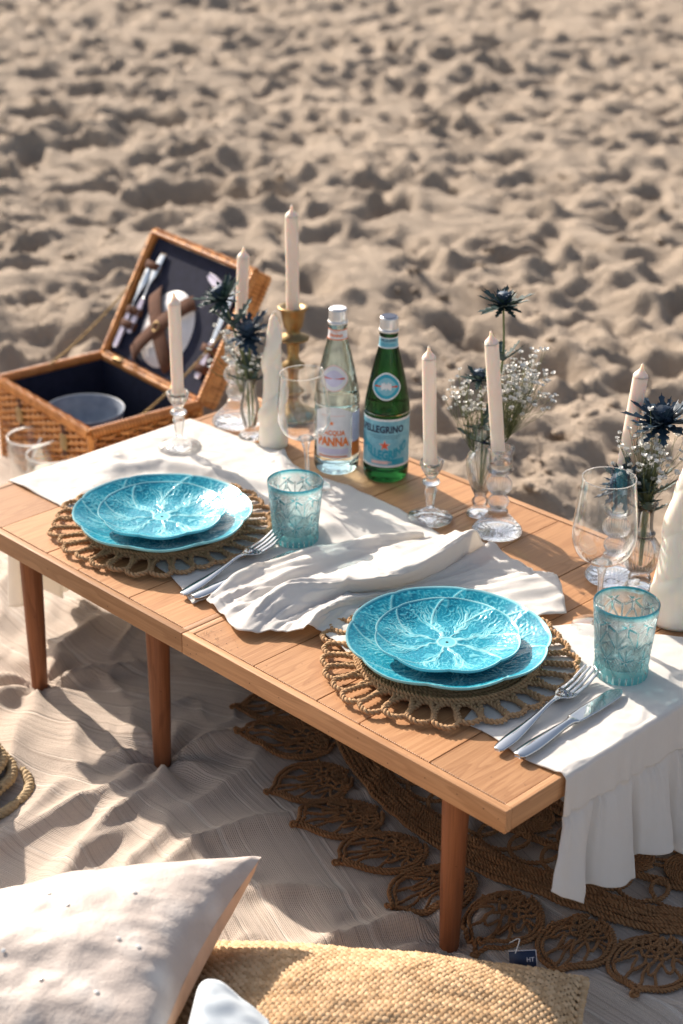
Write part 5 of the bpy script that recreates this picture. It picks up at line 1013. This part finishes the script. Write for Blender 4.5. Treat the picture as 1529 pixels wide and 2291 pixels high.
per = np.concatenate([base[:, 0], base[-1, 1:], base[-2::-1, -1], base[0, -2:0:-1]]); obj('seam', MB().rope(per-pj, .0065, .016, 3, 5, closed=True, jit=.15), JUTE, jc)
pt = np.array([.572, .037, .062]); tgm = MB().box(-.016, .016, -.0006, .0006, -.010, .010); tg = obj('care_tag', tgm, L_NAVY, jc, tuple(pt-pj), (math.radians(-35), math.radians(-6), math.radians(43)))
V, F = text_pts('HT', .007, .0001); mb = MB(); mb.add(np.c_[V[:, 0]+.009, np.full(len(V), -.0008), V[:, 1]-.001], F); obj('lettering', mb, L_WHITE, tg, smooth=False)
bd = MB()
for x0, x1, z0, z1 in ((-.0165, .0165, .0095, .0103), (.0158, .0166, -.010, .0095)): bd.box(x0, x1, -.0009, .0009, z0, z1)
obj('tag_border', bd, L_WHITE, tg); obj('tag_string', MB().tube(smoothpath([pt-pj+[-.004, -.01, .012], pt-pj+[-.010, .004, .022], pt-pj+[-.018, -.004, .016]], 5), .0006, 4), GYPW, jc)
# pale blue cloth in front
m, nt, b = new_mat('pale_blue_cloth'); nt.links.new(mixc(nt, noise(nt, coords(nt), 12, 3), (.56, .63, .68), (.66, .72, .76)), b.inputs['Base Color']); b.inputs['Roughness'].default_value = .9; M_PBLUE = m
NETB = [[(0.4571, -0.3727, 0.165), (0.487, -0.4083, 0.165), (0.5183, -0.4494, 0.16)], [(0.4561, -0.3588, 0.19), (0.4965, -0.4007, 0.19), (0.5347, -0.4451, 0.18)], [(0.463, -0.3414, 0.188), (0.5063, -0.3732, 0.185), (0.5593, -0.4198, 0.18)], [(0.4887, -0.33, 0.172), (0.5292, -0.3572, 0.172), (0.575, -0.3986, 0.165)], [(0.5184, -0.3225, 0.158), (0.5561, -0.3447, 0.158), (0.5985, -0.3782, 0.15)]]
Gb = cr1(cr1(np.array(NETB), 10, 0), 12, 1); Gb[..., 2] += .003*fbm(Gb[..., 0]*30, Gb[..., 1]*30, 2, 81); lb = (.50, -.40, .16); o = obj('pale_blue_cloth', MB().grid(Gb-np.array(lb)), M_PBLUE, None, lb); s = o.modifiers.new('thickness', 'SOLIDIFY'); s.thickness = .0015; tag(o, 'corner of a pale blue cloth lying over the jute cushion', 'cloth')
# braided straw thing at the picture's edge; its unseen tall body is shaped to shade the blanket
STRAW = m_jute('straw_braid', (.34, .24, .13), (.52, .39, .23), 60, .7); sb = thing('straw_bag', 'braided straw bag lying at the far left with only its rounded end in view', 'bag', (-.380, -.236, .0), (0, 0, .30))
for k in range(17):
    q = k/16; sx2, sy2 = .225-.150*q**.62, .085-.045*q**2; a_ = np.linspace(0, 2*pi, 84, endpoint=False); ca, sa = np.cos(a_), np.sin(a_); P = np.c_[sx2*np.sign(ca)*np.abs(ca)**.6-.06*q, sy2*np.sign(sa)*np.abs(sa)**.75, .012+.0135*k+0*a_]
    obj('braid', MB().rope(P, .0085, .024, 3, 5, closed=True, jit=.12), STRAW, sb)
for k in range(4): sx2, sy2 = .070-.016*k, .036-.010*k; obj('braid', MB().rope(np.c_[sx2*ca-.06, sy2*sa, .240+.003*k+0*a_], .0085, .024, 3, 5, closed=True, jit=.12), STRAW, sb)
